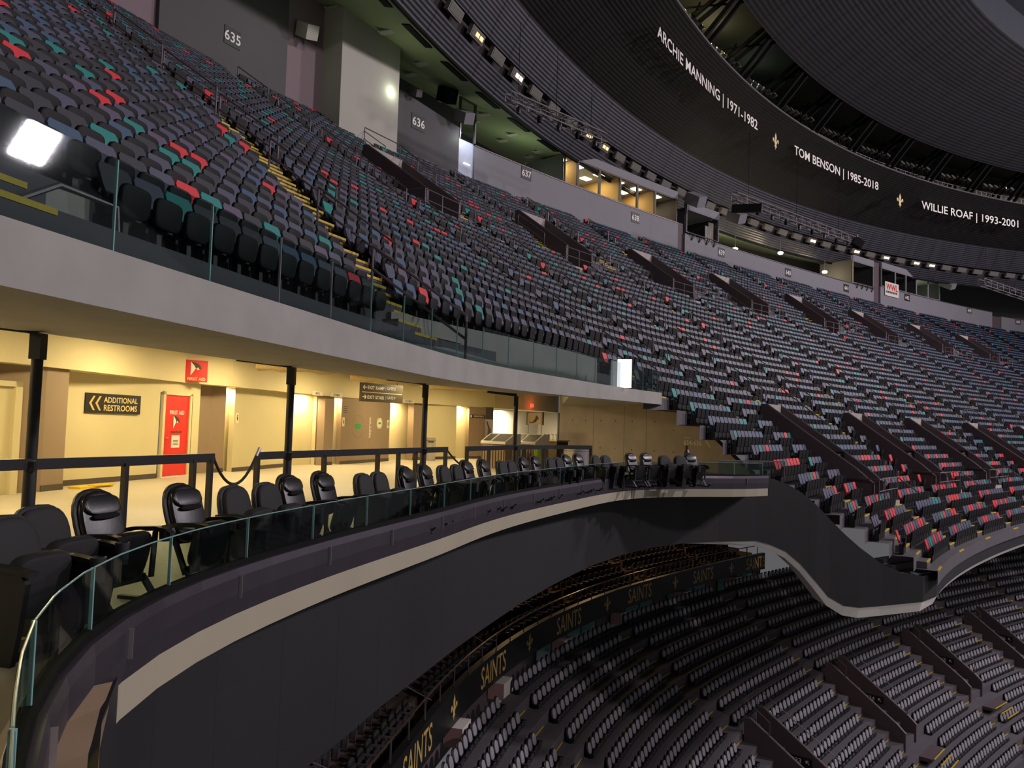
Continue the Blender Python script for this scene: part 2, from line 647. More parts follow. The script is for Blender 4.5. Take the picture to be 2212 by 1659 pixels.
bot = [Vector((a, b, d)) for a, b, c, d in SE]
top, bot = smoothed(dense(top, .9), 2), smoothed(dense(bot, .9), 2)
k = min(len(top), len(bot))


def resample(P, n):
    d = [0]
    for a, b in zip(P, P[1:]):
        d.append(d[-1] + (b - a).length)
    q = np.linspace(0, d[-1], n)
    return [Vector([float(np.interp(x, d, [p[i] for p in P])) for i in range(3)]) for x in q]


top, bot = resample(top, 60), resample(bot, 60)
inn = resample([Vector((-9.5, -2, 2.35)), Vector((-6.5, 4.2, 2.35)), Vector((-4.9, 7.9, 2.35)), Vector((-3.5, 11.82, 2.35)), Vector((-1.9, 15.78, 2.35)), Vector((0.0, 20.19, 2.4)),
                Vector((1.2, 23.5, 2.5)), Vector((1.9, 26, 2.6)), Vector((2.5, 38.9, 2.7))], 60)
inn2 = [p + Vector((-.02, 0, 1.0)) for p in inn]
bk = [p + Vector((-.3, .0, 0)) for p in offs(top, -0.35)]
m.loft([[b, t, Vector((q.x, q.y, t.z)), Vector((i2.x, i2.y, t.z + .5)), i1] for b, t, q, i1, i2 in zip(bot, top, bk, inn, inn2)], caps=True)
struct(m.build('ceiling_slab', M_conc))
SLABTOP = top

# concourse ceiling behind the slab
m = MB()
A = [Vector((p.x + .05, p.y, 3.35)) for p in inn]
Bq = resample([Vector((a, b, 3.35)) for a, b in BEAM], 60)
m.strip(A, [p + Vector((-1.0, .4, 0)) for p in Bq])
struct(m.build('ceiling_concourse', M_cream))

# beam over the wall line
m = MB()
bl = [Vector((a, b, 0)) for a, b in BEAM]
for a, b in zip(bl, bl[1:]):
    m.bar(a + Vector((0, 0, 2.9)) + (a - b).normalized() * .0, b + Vector((0, 0, 2.9)), 0.04, 0.96)
m.strip([p + Vector((0, 0, 2.42)) for p in bl], [p + Vector((-1.0, .35, 2.42)) for p in bl])
struct(m.build('trim_beam', M_cream))

# terrace steps (bare concrete under the seats), both bowls
AIS = [-21.5, None, 8.2, 17.4, 26.4, 34.4, 42.2, 50.2, 58.4, 66.8, 75.2, 84, 93, 102, 111, 120, 129, 138]
N1U, N1S = [0, 9, 13.2, 17, 19.7, 22, 24], [-2.5, -4.4, -5.3, -7.2, -9.4, -11.3, -12.5]


def ais_s(i, u):
    return float(np.interp(u, N1U, N1S)) if AIS[i] is None else AIS[i]


UV_ = [(12.2, 3.0), (26.9, 3.0), (40.8, 3.0), (53.2, 3.0), (66.9, 3.0), (80.5, 3.0), (95, 3), (109, 3)]     # upper portals: s, width
LV_ = [(21.9, 2.6), (36.7, 2.6), (48.6, 2.6), (61.7, 2.6), (75, 2.6), (89, 2.6)]                            # low portals of the same bowl


def row_span(k):
    """s-range where tread k exists"""
    u = RUN * k + .36
    if k == 32:
        return (5.2, 170.0)
    if k < 32:
        return (-30.0 if k < 30 else -26.0, 170.0)
    return (float(np.interp(k, [33, 35, 37.7, 38.4, 38.9, 39.5, 40.1, 40.6, 41.2, 41.9, 42.7, 43.6, 44.4], [7.0, 8.2, 9.2, 9.6, 10.2, 10.8, 11.5, 12.1, 12.7, 13.3, 14.4, 15.2, 16.2])) + .5, 170.0)


def in_portal(s, u, pad=0.35):
    for s0, w in UV_:
        if s0 - pad < s < s0 + w + pad and 6.0 < u < 11.6:
            return True
        if s0 - 2.6 < s < s0 + w + 3.6 and 9.3 < u < 11.0:
            return True
    for s0, w in LV_:
        if s0 - pad < s < s0 + w + pad and 24.2 < u < 29.3:
            return True
        if s0 - pad < s < s0 + w + 2.6 and 27.6 < u < 29.3:
            return True
    return False


m = MB()
for k in range(0, 45):
    s0, s1 = row_span(k)
    ss = np.arange(s0, s1 + .01, 1.0)
    u0, u1 = RUN * k, RUN * (k + 1)
    z = zrow(k)
    run = []

    def flush(run):
        if len(run) > 1:
            a = [B(s, u0, z) for s in run]
            b = [B(s, u1, z) for s in run]
            c = [B(s, u1, z - RISE - .02) for s in run]
            m.strip(a, b)
            m.strip(b, c)
    for s in ss:
        hole = any(q0 - .2 < s < q0 + w + .2 and 6.3 < u0 + .3 < 11.0 for q0, w in UV_) or any(q0 - .2 < s < q0 + w + .2 and 24.4 < u0 + .3 < 29.0 for q0, w in LV_)
        if hole:
            flush(run)
            run = []
        else:
            run.append(s)
    flush(run)
struct(m.build('floor_terrace', M_tread))

m = MB()
for j in range(0, 20):
    v0, v1 = .75 * j + .35, .75 * (j + 1) + .35
    z = -8.4 - .48 * (j + .9)
    tt = np.arange(0, 118, 2.0)
    a = [L_(t, v0, z) for t in tt]
    b = [L_(t, v1, z) for t in tt]
    c = [L_(t, v1, z - .5) for t in tt]
    m.strip(a, b)
    m.strip(b, c)
struct(m.build('floor_lower_terrace', M_tread))
# ---------------------------------------------------------------- concourse walls


def wall_piece(name, a, b, mt, z0=0.0, z1=2.44, th=0.16, parent=None):
    a, b = Vector((*a, 0)), Vector((*b, 0))
    t = (b - a).normalized()
    n = Vector((t.y, -t.x, 0))
    m = MB()
    c = (a + b) / 2 - n * th / 2
    m.bar(a - n * th / 2 + Vector((0, 0, (z0 + z1) / 2)), b - n * th / 2 + Vector((0, 0, (z0 + z1) / 2)), th, z1 - z0)
    return struct(m.build(name, mt))


def skirting(name, a, b):
    a, b = Vector((*a, 0)), Vector((*b, 0))
    t = (b - a).normalized()
    n = Vector((t.y, -t.x, 0))
    m = MB()
    m.bar(a + n * .008 + Vector((0, 0, .06)), b + n * .008 + Vector((0, 0, .06)), .016, .12)
    return struct(m.build(name, M_base))


def heading(a, b):
    return math.atan2(b[0] - a[0], b[1] - a[1])


WALLS = [('far_left', (-12.0, 5.0), (-9.9, 13.5), M_cream), ('left', (-9.62, 15.0), (-9.42, 16.6), M_cream), ('restrooms', (-9.42, 16.6), (-8.72, 19.55), M_cream),
         ('beside_door', (-8.45, 20.9), (-8.38, 21.2), M_cream),
         ('men', (-7.97, 22.7), (-7.28, 26.25), M_cream), ('map', (-6.1, 28.35), (-4.92, 32.05), M_brown),
         ('women', (-3.84, 34.0), (-2.5, 36.2), M_cream), ('elevator', (-1.95, 36.72), (-1.2, 37.39), M_brown), ('elevator_return', (-1.2, 37.39), (-0.85, 37.7), M_dgrey)]
for nm, a, b, mt in WALLS:
    wall_piece('wall_' + nm, a, b, mt)
    if nm != 'beside_door':
        skirting('baseboard_' + nm, a, b)
wall_piece('wall_over_door', (-8.72, 19.55), (-8.45, 20.9), M_cream, 2.14, 2.44)
# projecting pilasters
PIL = [('first', (-9.95, 13.5), (-9.08, 15.35), (-9.0, 15.98), (-9.5, 16.5)), ('second', (-8.72, 21.3), (-8.42, 22.05), (-8.12, 22.4), (-8.6, 22.6)),
       ('third', (-6.75, 27.5), (-6.5, 27.5), (-6.28, 27.95), (-6.6, 28.2)), ('fourth', (-4.4, 33.6), (-4.12, 33.4), (-3.82, 33.98), (-4.2, 34.2))]
for nm, *q in PIL:
    m = MB()
    m.loft([[Vector((x, y, z)) for x, y in q] for z in (0, 2.44)])
    struct(m.build('wall_pilaster_' + nm, M_brown))
    skirting('baseboard_pilaster_' + nm, q[1], q[2])
# lit recesses: back wall set in, with a lamp inside
REC = [('men_entry', (-8.12, 22.4), (-7.95, 22.8), .35), ('men_exit', (-7.24, 26.3), (-6.5, 27.5), 0.55), ('women_entry', (-6.3, 27.95), (-6.08, 28.4), .35),
       ('women_exit', (-4.9, 32.1), (-4.14, 33.4), 0.6), ('stair', (-2.46, 36.25), (-1.95, 36.72), 0.5)]
for nm, a, b, dpt in REC:
    A_, B_ = Vector((*a, 0)), Vector((*b, 0))
    t = (B_ - A_).normalized()
    n = Vector((t.y, -t.x, 0))
    wall_piece('wall_recess_' + nm, tuple((A_ - n * dpt - t * .5)[:2]), tuple((B_ - n * dpt + t * .5)[:2]), M_cream)
    c = (A_ + B_) / 2
    area('recess_lamp', c - n * min(.3, dpt * .6) + Vector((0, 0, 2.38)), c - n * (dpt + .1) + Vector((0, 0, 0.9)), .4, 75 if dpt < 1 else 110, (1, .74, .38))
# bright serving counter room at the far end
for nm, a, b in [('counter_back', (-1.8, 40.5), (1.6, 46.5)), ('counter_side', (1.6, 46.5), (3.4, 44.9))]:
    wall_piece('wall_' + nm, a, b, M_white, 0, 2.5)
struct(MB().add([(-1.6, 37.4, 2.46), (2.7, 43.9, 2.46), (1.4, 47, 2.46), (-2.2, 40.6, 2.46)], [(0, 1, 2, 3)]).build('ceiling_counter_room', M_white))
area('counter_room_lamp', (0.3, 41.9, 2.42), (0.3, 41.9, 0), 1.6, 420, (1, .84, .55))
m = MB()
m.bar((2.62, 43.75, 1.2), (2.66, 43.8, 1.2), .1, 2.4)
struct(m.build('trim_counter_jamb', M_sign))

# concourse ceiling lamps (hidden above the slab) and the light they throw
for x, y, pw in [(-8.6, 7.5, 330), (-7.8, 12.0, 330), (-7.2, 16.6, 330), (-6.5, 20.6, 330), (-5.2, 25.0, 330), (-3.4, 29.4, 330), (-1.0, 33.4, 300), (-9.5, 3, 200)]:
    pw *= .42
    f = thing('ceiling_light', 'flat warm ceiling light over the concourse floor', 'ceiling light', (x, y, 3.3), group='concourse ceiling lights')
    MB().box((0, 0, 0), (.66, 1.26, .06)).build('frame', M_white, f)
    MB().box((0, 0, -.032), (.6, 1.2, .01)).build('diffuser', M_lampw, f)
    area('concourse_lamp', (x, y, 3.22), (x, y, 0), .6, pw, (1, .76, .34), 1.2)

# red first-aid door, with its frame
h = heading((-8.72, 19.55), (-8.45, 20.9))
d0 = Vector((-8.69, 19.72, 0))
t = Vector((math.sin(h), math.cos(h), 0))
n = Vector((t.y, -t.x, 0))
Fm = frame_at(d0 - n * .03, h)
m = MB()
m.prism([(0, .03), (1.02, .03), (1.02, 2.08), (0, 2.08)], Fm, .045)
door = struct(m.build('door_1', M_red), 'red first aid door in the cream concourse wall')
m = MB()
for x in (-.09, 1.02):
    m.prism([(x, 0), (x + .09, 0), (x + .09, 2.16), (x, 2.16)], Fm, .08)
m.prism([(-.09, 2.08), (1.11, 2.08), (1.11, 2.17), (-.09, 2.17)], Fm, .08)
m.build('door_frame', M_cream, door)
m = MB()
text(m, 'fa', Fm @ Matrix.Translation((.52, 1.64, 0)), width=.6, lift=.052)
m.build('lettering', M_textw, door)
EMB = [(-.32, .5), (-.3, .5), (.06, .06), (-.3, -.5), (-.36, -.45)]


def bird(par, Fq, k):
    """the sponsor's mark: pale wedge, dark swept shape, orange bit"""
    for name, poly, mt, dz in [('emblem_wedge', [(-.36, .48), (-.1, .2), (.0, .02), (-.1, -.14), (-.35, -.5)], M_textw, .053),
                               ('emblem_wing', [(-.34, .5), (-.1, .44), (.15, .36), (.32, .22), (.42, -.02), (.28, -.04), (.18, .1), (.02, .0), (-.1, .22)], M_textd, .054),
                               ('emblem_beak', [(.04, .02), (.17, .1), (.27, -.06), (.1, -.1)], M_texty, .055)]:
        MB().add([Fq @ Vector((x * k, y * k, dz)) for x, y in poly], [tuple(range(len(poly)))]).build(name, mt, par)


bird(door, Fm @ Matrix.Translation((.5, 1.4, 0)), .34)
m = MB()
for i in range(7):
    x = .3 + i * .065
    m.add([Fm @ Vector(p) for p in ((x, 1.12, .053), (x + .05, 1.12, .053), (x + .05, 1.16 + .02 * (i % 3 == 0), .053), (x, 1.16, .053))], [(0, 1, 2, 3)])
m.build('small_print', M_textd, door)
m = MB()
m.prism([(.34, .74), (.68, .74), (.68, 1.06), (.34, 1.06)], Fm @ Matrix.Translation((0, 0, .047)), .006)
pp = m.build('notice', M_white, door)
m = MB()
for i in range(4):
    m.add([Fm @ Vector(p) for p in ((.40, .92 - i * .035, .055), (.62, .92 - i * .035, .055), (.62, .935 - i * .035, .055), (.40, .935 - i * .035, .055))], [(0, 1, 2, 3)])
m.build('notice_print', M_textd, pp)
m = MB()
m.tube([Fm @ Vector((.06, 1.0, .045)), Fm @ Vector((.06, 1.0, .09)), Fm @ Vector((.16, 1.0, .09))], .012)
m.build('door_handle', M_chrome, door)
m = MB()
m.box(d0 + t * .5 + n * .05 + Vector((0, 0, .012)), (.12, 1.2, .024), Matrix.Rotation(-h, 3, 'Z'))
struct(m.build('trim_door_sill', M_white))

# cream door at the far left
h = heading((-9.9, 13.5), (-9.4, 15.0))
Fm = frame_at((-10.0, 12.4, 0), heading((-10.2, 12.5), (-9.35, 15.3)))
m = MB()
m.prism([(0.1, 0), (2.35, 0), (2.35, 2.0), (0.1, 2.0)], Fm, .05)
dr = struct(m.build('door_2', M_cream), 'cream double door at the far left')
m = MB()
m.prism([(2.35, 0), (2.5, 0), (2.5, 2.1), (2.35, 2.1)], Fm, .12)
m.prism([(0, 2.0), (2.5, 2.0), (2.5, 2.1), (0, 2.1)], Fm, .12)
m.build('door_frame', M_cream, dr)
MB().prism([(1.3, .05), (2.2, .05), (2.2, .3), (1.3, .3)], Fm @ Matrix.Translation((0, 0, .05)), .004).build('kick_plate', M_brown, dr)
wall_piece('wall_over_double_door', (-9.9, 13.5), (-9.45, 15.0), M_cream, 2.1, 2.44)

# additional restrooms board
h = heading((-9.42, 16.6), (-8.75, 19.3))
Fm = frame_at((-9.08, 17.97, 1.78), h)
sg = thing('direction_sign', 'long black sign with gold chevrons reading ADDITIONAL RESTROOMS', 'sign', (-9.08, 17.97, 1.58))
sg.rotation_euler = (0, 0, 0)
inv = Matrix.Translation(-sg.location)
Fm = inv @ Fm
MB().prism([(-.86, -.22), (.86, -.22), (.86, .22), (-.86, .22)], Fm, .03).build('board', M_sign, sg)
for i, x in enumerate((-.68, -.5)):
    MB().add([Fm @ Vector((x + px * .32, py * .32, .034)) for px, py in CHEV], [tuple(range(6))]).build('chevron', M_gold, sg)
text(MB(), 'addl', Fm @ Matrix.Translation((.21, .085, 0)), width=1.08, lift=.034).build('lettering', M_texty, sg)
text(MB(), 'rest', Fm @ Matrix.Translation((.21, -.095, 0)), width=1.06, lift=.034).build('lettering', M_texty, sg)


def plate(name, label, p, hd, w, hh, mt, th=.02, cat='sign', group=None):
    """a sign plate centred on p; returns thing and its local frame"""
    s = thing(name, label, cat, p, group=group)
    Fq = Matrix.Translation(-Vector(p)) @ frame_at(p, hd)
    MB().prism([(-w / 2, -hh / 2), (w / 2, -hh / 2), (w / 2, hh / 2), (-w / 2, hh / 2)], Fq, th).build('board', mt, s)
    return s, Fq


hb = heading((-8.91, 15.84), (-8.46, 20.4))
s, Fq = plate('first_aid_sign', 'square red first aid sign with bird emblem, projecting from the yellow beam', (-8.32, 20.6, 2.74), heading((-8.46, 20.4), (-7.79, 21.9)) + R(25), .56, .56, M_red, .14)
text(MB(), 'fa', Fq @ Matrix.Translation((0, -.21, 0)), width=.46, lift=.144).build('lettering', M_texty, s)
bird(s, Fq @ Matrix.Translation((-.03, .06, .09)), .36)
for key, lab, p, hd, w in [('men', 'white MEN sign above the narrow lit entrance, nearest the red door', (-7.78, 22.1, 2.52), heading((-7.9, 21.65), (-7.64, 22.61)), 1.0),
                           ('men', 'white MEN sign above the wide lit recess behind the second post', (-6.6, 26.7, 2.47), heading((-6.74, 26.3), (-6.51, 26.97)), .62),
                           ('women', 'white WOMEN sign left of the hanging exit sign', (-6.2, 27.8, 2.47), heading((-6.3, 27.6), (-4.94, 31.9)), .8),
                           ('women', 'white WOMEN sign right of the hanging exit sign', (-4.3, 32.8, 2.47), heading((-4.94, 31.9), (-3.9, 33.4)), .7)]:
    s, Fq = plate('restroom_sign', lab, p, hd, w, .14, M_white, .02)
    text(MB(), key, Fq, height=.085, lift=.025).build('lettering', M_textd, s)
# hanging exit board
s, Fq = plate('exit_direction_sign', 'wide dark hanging sign reading EXIT RAMP GATE E and EXIT STAIR GATE F', (-4.7, 28.3, 2.60), heading((-5.9, 28.87), (-4.59, 32.4)) + R(14), 2.15, .66, M_signb, .08)
for row, a, b, y, flip in (('r', 'ramp', 'ge', .17, 1), ('s', 'stair', 'gf', -.17, -1)):
    MB().add([Fq @ Vector((-.9 + px * .2 * flip, y + py * .2, .085)) for px, py in ARROW][::flip], [tuple(range(9))]).build('arrow', M_textw, s)
    text(MB(), a, Fq @ Matrix.Translation((-.34, y, 0)), width=.84, lift=.085).build('lettering', M_textw, s)
    text(MB(), b, Fq @ Matrix.Translation((.41, y, 0)), width=.52, lift=.085).build('lettering', M_textw, s)
MB().prism([(-1.02, -.012), (1.02, -.012), (1.02, .012), (-1.02, .012)], Fq @ Matrix.Translation((0, 0, .08)), .004).build('divider', M_texty, s)
for x in (-.8, .8):
    m = MB()
    m.tube([Fq @ Vector((x, .33, .04)), Fq @ Vector((x, .72, .04))], .015)
    m.build('hanger', M_black, s)

# seating plans and notices on the brown wall
hm = heading((-6.1, 28.35), (-4.92, 32.05))
M_map = mat('pale_map_print', '#e6dcc0', 0.5, var=.04)
M_mapg = mat('green_field_print', '#2f8f3f', 0.5, var=.05)


def bowl_map(label, p, w, hh):
    s = thing('seating_map', label, 'wall map', p)
    Fq = Matrix.Translation(-Vector(p)) @ frame_at(p, hm)
    out = []
    for i in range(40):
        a = 2 * math.pi * i / 40
        c, d = math.cos(a), math.sin(a)
        out.append((w / 2 * math.copysign(abs(c) ** .62, c), hh / 2 * math.copysign(abs(d) ** .75, d)))
    MB().prism(out, Fq, .01).build('bowl_plan', M_map, s)
    MB().prism([(-w * .22, -hh * .1), (w * .22, -hh * .1), (w * .22, hh * .1), (-w * .22, hh * .1)], Fq @ Matrix.Translation((0, 0, .01)), .004).build('field', M_mapg, s)
    m = MB()
    for i in range(24):
        a = 2 * math.pi * i / 24
        c, d = math.cos(a), math.sin(a)
        x, y = w * .4 * math.copysign(abs(c) ** .62, c), hh * .42 * math.copysign(abs(d) ** .75, d)
        m.add([Fq @ Vector((x + dx, y + dy, .013)) for dx, dy in ((-.012, -.02), (.012, -.02), (.012, .02), (-.012, .02))], [(0, 1, 2, 3)])
    m.build('section_marks', M_textd, s)
    m = MB()
    for i in range(5):
        x = -w * .5 + i * w * .12
        m.add([Fq @ Vector((x + dx, hh * .57 + dy, .006)) for dx, dy in ((0, 0), (w * .1, 0), (w * .1, w * .06), (0, w * .06))], [(0, 1, 2, 3)])
    m.build('title_print', M_textw, s)
    return s, Fq


bowl_map('large oval seating plan with green field on brown wall', (-5.73, 29.55, 1.38), .98, .96)
bowl_map('small oval seating plan, upper of two on the brown wall', (-5.2, 31.2, 1.52), .46, .42)
bowl_map('small oval seating plan, lower of two on the brown wall', (-5.19, 31.25, 1.03), .42, .4)
s = thing('map_legend', 'narrow column of small white print between the seating plans', 'wall print', (-5.42, 30.45, 1.3))
Fq = Matrix.Translation(-s.location) @ frame_at(s.location, hm)
m = MB()
random.seed(3)
for i in range(16):
    w = random.uniform(.08, .2)
    m.add([Fq @ Vector((x, .4 - i * .05 + y, .004)) for x, y in ((-.1, 0), (-.1 + w, 0), (-.1 + w, .022), (-.1, .022))], [(0, 1, 2, 3)])
m.build('print_lines', M_map, s)
for lab, p, w, hh in [('pale notice at the upper left corner of the brown map wall', (-6.03, 28.62, 1.98), .42, .36),
                      ('small restroom pictogram plate left of the large seating plan', (-6.06, 28.5, 1.53), .16, .32),
                      ('small restroom pictogram plate at the right edge of the brown map wall', (-4.98, 31.9, 1.5), .16, .32),
                      ('small restroom pictogram plate on cream wall beside the narrow lit entrance', (-7.94, 22.85, 1.55), .15, .3)]:
    s, Fq = plate('notice_plate', lab, p, hm if p[1] > 26 else heading((-7.97, 22.7), (-7.28, 26.25)), w, hh, M_map, .014)
    m = MB()
    if w < .2:
        m.lathe([(0, .1), (.022, .08), (.022, .06), (0, .04)], (0, 0, 0), 8)
        m.v = [tuple(Fq @ Vector((v[0], v[2], .016 + .0 * v[1]))) for v in m.v]
        m.add([Fq @ Vector(q) for q in ((-.03, .04, .016), (-.03, -.03, .016), (0, -.1, .016), (.03, -.03, .016), (.03, .04, .016))], [(0, 1, 2, 3, 4)])
        m.build('figure_pictogram', M_textd, s)
    else:
        for i in range(4):
            m.add([Fq @ Vector(q) for q in ((-.15, .1 - i * .07, .016), (.14, .1 - i * .07, .016), (.14, .12 - i * .07, .016), (-.15, .12 - i * .07, .016))], [(0, 1, 2, 3)])
        m.build('print_lines', M_textd, s)
# elevator and exit signs
s, Fq = plate('elevator_sign', 'brown ELEVATOR 7 plate on the brown wall by the counter', (-1.58, 37.05, 1.98), heading((-1.95, 36.72), (-1.2, 37.39)), .95, .16, M_signb, .02)
text(MB(), 'elev', Fq @ Matrix.Translation((.08, 0, 0)), height=.08, lift=.024).build('lettering', M_textw, s)
MB().prism([(-.44, -.06), (-.34, -.06), (-.34, .06), (-.44, .06)], Fq @ Matrix.Translation((0, 0, .02)), .004).build('pictogram', M_textw, s)
s, Fq = plate('exit_sign', 'small lit exit sign glowing red on the beam', (1.03, 41.0, 2.68), heading((-.8, 37.9), (2.6, 43.7)), .42, .22, M_white, .06)
text(MB(), 'exit', Fq, height=.13, lift=.064).build('lettering', M_exit, s)
point('exit_sign_glow', (1.2, 40.8, 2.66), 4, (1, .12, .06), .05)
# rough sprayed joist ends under the concourse ceiling
M_spray = mat('sprayed_fireproofing', '#b0996a', 0.95, var=.3, scale=16, bump=.9)
for i, (a, b, lab) in enumerate([((-6.9, 11.2, 2.62), (-4.2, 10.9, 2.46), 'rough sprayed beam near the ceiling, left of the first aid sign'), ((-5.9, 18.2, 2.55), (-3.3, 17.2, 2.45), 'rough sprayed beam between first aid sign and second post'),
                                 ((-4.6, 22.5, 2.6), (-2.4, 21.6, 2.48), 'rough sprayed beam above the hanging exit sign'), ((-3.0, 26.2, 2.62), (-.6, 24.8, 2.5), 'rough sprayed beam near the third post')]):
    m = MB()
    a, b = Vector(a) + Vector((0, 0, .2)), Vector(b) + Vector((0, 0, .2))
    random.seed(i)
    m.tube([a.lerp(b, q) + Vector((0, 0, random.uniform(-.02, .02))) for q in np.linspace(0, 1, 14)], [random.uniform(.07, .1) for _ in range(14)], 9)
    tag(m.build('ceiling_joist', M_spray, smooth=True), lab, 'beam')
# yellow strip left on the floor
m = MB()
m.box((-8.75, 16.6, .02), (.3, .95, .04), Matrix.Rotation(R(-12), 3, 'Z'))
m.box((-8.62, 16.75, .045), (.2, .5, .02), Matrix.Rotation(R(-20), 3, 'Z'))
tag(m.build('cable_ramp', mat('yellow_plastic', '#e0b400', .5)), 'yellow floor strip lying at the foot of the first pilaster', 'floor strip')

# concrete end wall of the platform: raked top
CW0, CW1 = Vector((8.95, 29.4, 0)), Vector((2.4, 39.0, 0))
t = (CW1 - CW0).normalized()
n = Vector((-t.y, t.x, 0))
prof = [(0, -.4), (0, .12), (.6, .5), (2.2, 1.62), (3.4, 2.42), (4.1, 2.84), (4.8, 3.08), (5.6, 3.16), (11.62, 3.2), (11.62, -.4)]
ring = lambda o: [CW0 + t * a + n * o + Vector((0, 0, z)) for a, z in prof]
m = MB()
m.loft([ring(0), ring(-.3)])
ew = struct(m.build('wall_end', M_concp))
m = MB()
for a, z in [(10.6, 1.95), (9.6, 1.95), (8.5, 1.95), (7.5, 1.95), (6.4, 1.95), (10.6, .7), (9.6, .7), (8.5, .7), (7.5, .7), (6.4, .7), (5.0, 1.95), (5.0, .7), (3.9, 1.6), (3.9, .7)]:
    p = CW0 + t * a + n * .004 + Vector((0, 0, z))
    sx = t * .03
    m.add([p + t * .035 * math.cos(q) + Vector((0, 0, .035 * math.sin(q))) for q in np.linspace(0, 2 * math.pi, 9)[:-1]], [tuple(range(8))])
m.build('tie_holes', M_textd, ew)
m = MB()
for a in (9.0, 6.9, 5.5):
    p = CW0 + t * a + n * .003
    m.add([p + Vector((0, 0, 0)), p + t * .02, p + t * .02 + Vector((0, 0, 2.6)), p + Vector((0, 0, 2.6))], [(0, 1, 2, 3)])
m.build('formwork_joints', M_textd, ew)
Fq = Matrix(((-t.x, 0, n.x, 0), (-t.y, 0, n.y, 0), (0, 1, 0, 0), (0, 0, 0, 1)))
pm = CW0 + t * 2.85 + n * .004 + Vector((0, 0, 1.12))
s = thing('wall_lettering', 'white 634-636 lettering with stair mark on the concrete end wall', 'lettering', pm)
text(MB(), '634', Fq, width=.95, lift=.004).build('numerals', M_textw, s)
text(MB(), 'sec', Fq @ Matrix.Translation((-.3, .2, 0)), width=.36, lift=.004).build('caption', M_textw, s)
m = MB()
for i in range(4):
    m.prism([(.62 + i * .07, .12 - i * .08), (.72 + i * .07, .12 - i * .08), (.72 + i * .07, .15 - i * .08), (.62 + i * .07, .15 - i * .08)], Fq, .005)
    m.prism([(.69 + i * .07, .06 - i * .08), (.72 + i * .07, .06 - i * .08), (.72 + i * .07, .14 - i * .08), (.69 + i * .07, .14 - i * .08)], Fq, .005)
m.build('stair_pictogram', M_textw, s)
# ---------------------------------------------------------------- platform edge: kerb, ledge, balustrade, video board
gi = [i for i in range(len(G))]
prof = [(-.09, 0.0), (-.09, .22), (-.05, .27), (.07, .27), (.085, .2), (.085, .05), (.06, -.12), (-.02, -.2)]
rings = []
for i, p in enumerate(G):
    t = (G[min(i + 1, len(G) - 1)] - G[max(i - 1, 0)]).normalized()
    n = Vector((t.y, -t.x, 0))
    rings.append([p + n * a + Vector((0, 0, z)) for a, z in prof])
m = MB()
m.loft(rings)
kb = m.build('trim_kerb', M_curb)
struct(kb)
m = MB()                                                     # dark glazing channel along the kerb top
rings2 = []
for i, p in enumerate(G):
    t = (G[min(i + 1, len(G) - 1)] - G[max(i - 1, 0)]).normalized()
    n = Vector((t.y, -t.x, 0))
    rings2.append([p + n * a + Vector((0, 0, z)) for a, z in [(-.035, .262), (-.035, .315), (.035, .315), (.035, .262)]])
m.loft(rings2)
struct(m.build('trim_glazing_channel', M_blk2))
m = MB()                                                     # bright joint straps on the flashing
d = 0
for i in range(1, len(G)):
    d += (G[i] - G[i - 1]).length
    if d > 1.28 and i > 8:
        d = 0
        t = (G[i] - G[i - 1]).normalized()
        n = Vector((t.y, -t.x, 0))
        m.bar(G[i] + n * .088 + Vector((0, 0, .02)), G[i] + n * .088 + Vector((0, 0, .21)), .05, .006, up=t)
m.build('joint_strap', M_chrome, kb)

VB = [(0.9, -0.4, -.05, -2.3), (-0.2, 1.2, -.05, -2.3), (-1.1, 2.4, -.05, -2.3), (-1.77, 3.55, -.05, -2.3), (-2.08, 4.19, -.05, -2.3), (-2.40, 5.04, -.05, -2.3), (-2.60, 6.07, -.05, -2.3),
      (-2.55, 7.34, -.05, -2.3), (-2.28, 8.5, -.05, -2.3), (-1.96, 9.6, -.05, -2.3), (-1.64, 10.9, -.05, -2.3), (-1.3, 12.1, -.05, -2.3), (-.87, 13.6, -.05, -2.29), (-.38, 15.1, -.04, -2.27), (.3, 17.1, -.02, -2.25),
      (1.15, 19.2, 0, -2.22), (2.2, 21.5, .02, -2.18), (3.4, 23.4, .03, -2.12), (4.5, 24.7, .04, -2.08), (5.7, 25.7, .05, -2.05), (7.0, 26.35, .07, -2.05), (8.4, 26.8, .08, -2.05), (9.0, 26.95, .05, -2.2), (9.54, 27.1, -.13, -2.42),
      (10.1, 27.25, -.42, -2.85), (10.68, 27.4, -.85, -3.45), (11.2, 27.6, -1.32, -4.0), (11.8, 27.75, -1.85, -4.32), (12.4, 27.9, -2.32, -4.4), (13.3, 28.2, -2.9, -4.38), (14.1, 28.4, -3.22, -4.33), (15.0, 28.65, -3.37, -4.28)]
for s_ in list(np.arange(17.6, 150, 2.4)):
    p = B(float(s_), 32.0)
    VB.append((p.x, p.y, -3.4, -4.28))
vt = [Vector((a, b, c)) for a, b, c, d in VB]
vb = [Vector((a, b, d)) for a, b, c, d in VB]


def vnorm(P, i):
    a, b = P[max(i - 1, 0)], P[min(i + 1, len(P) - 1)]
    t = Vector((b.x - a.x, b.y - a.y, 0)).normalized()
    return Vector((t.y, -t.x, 0))


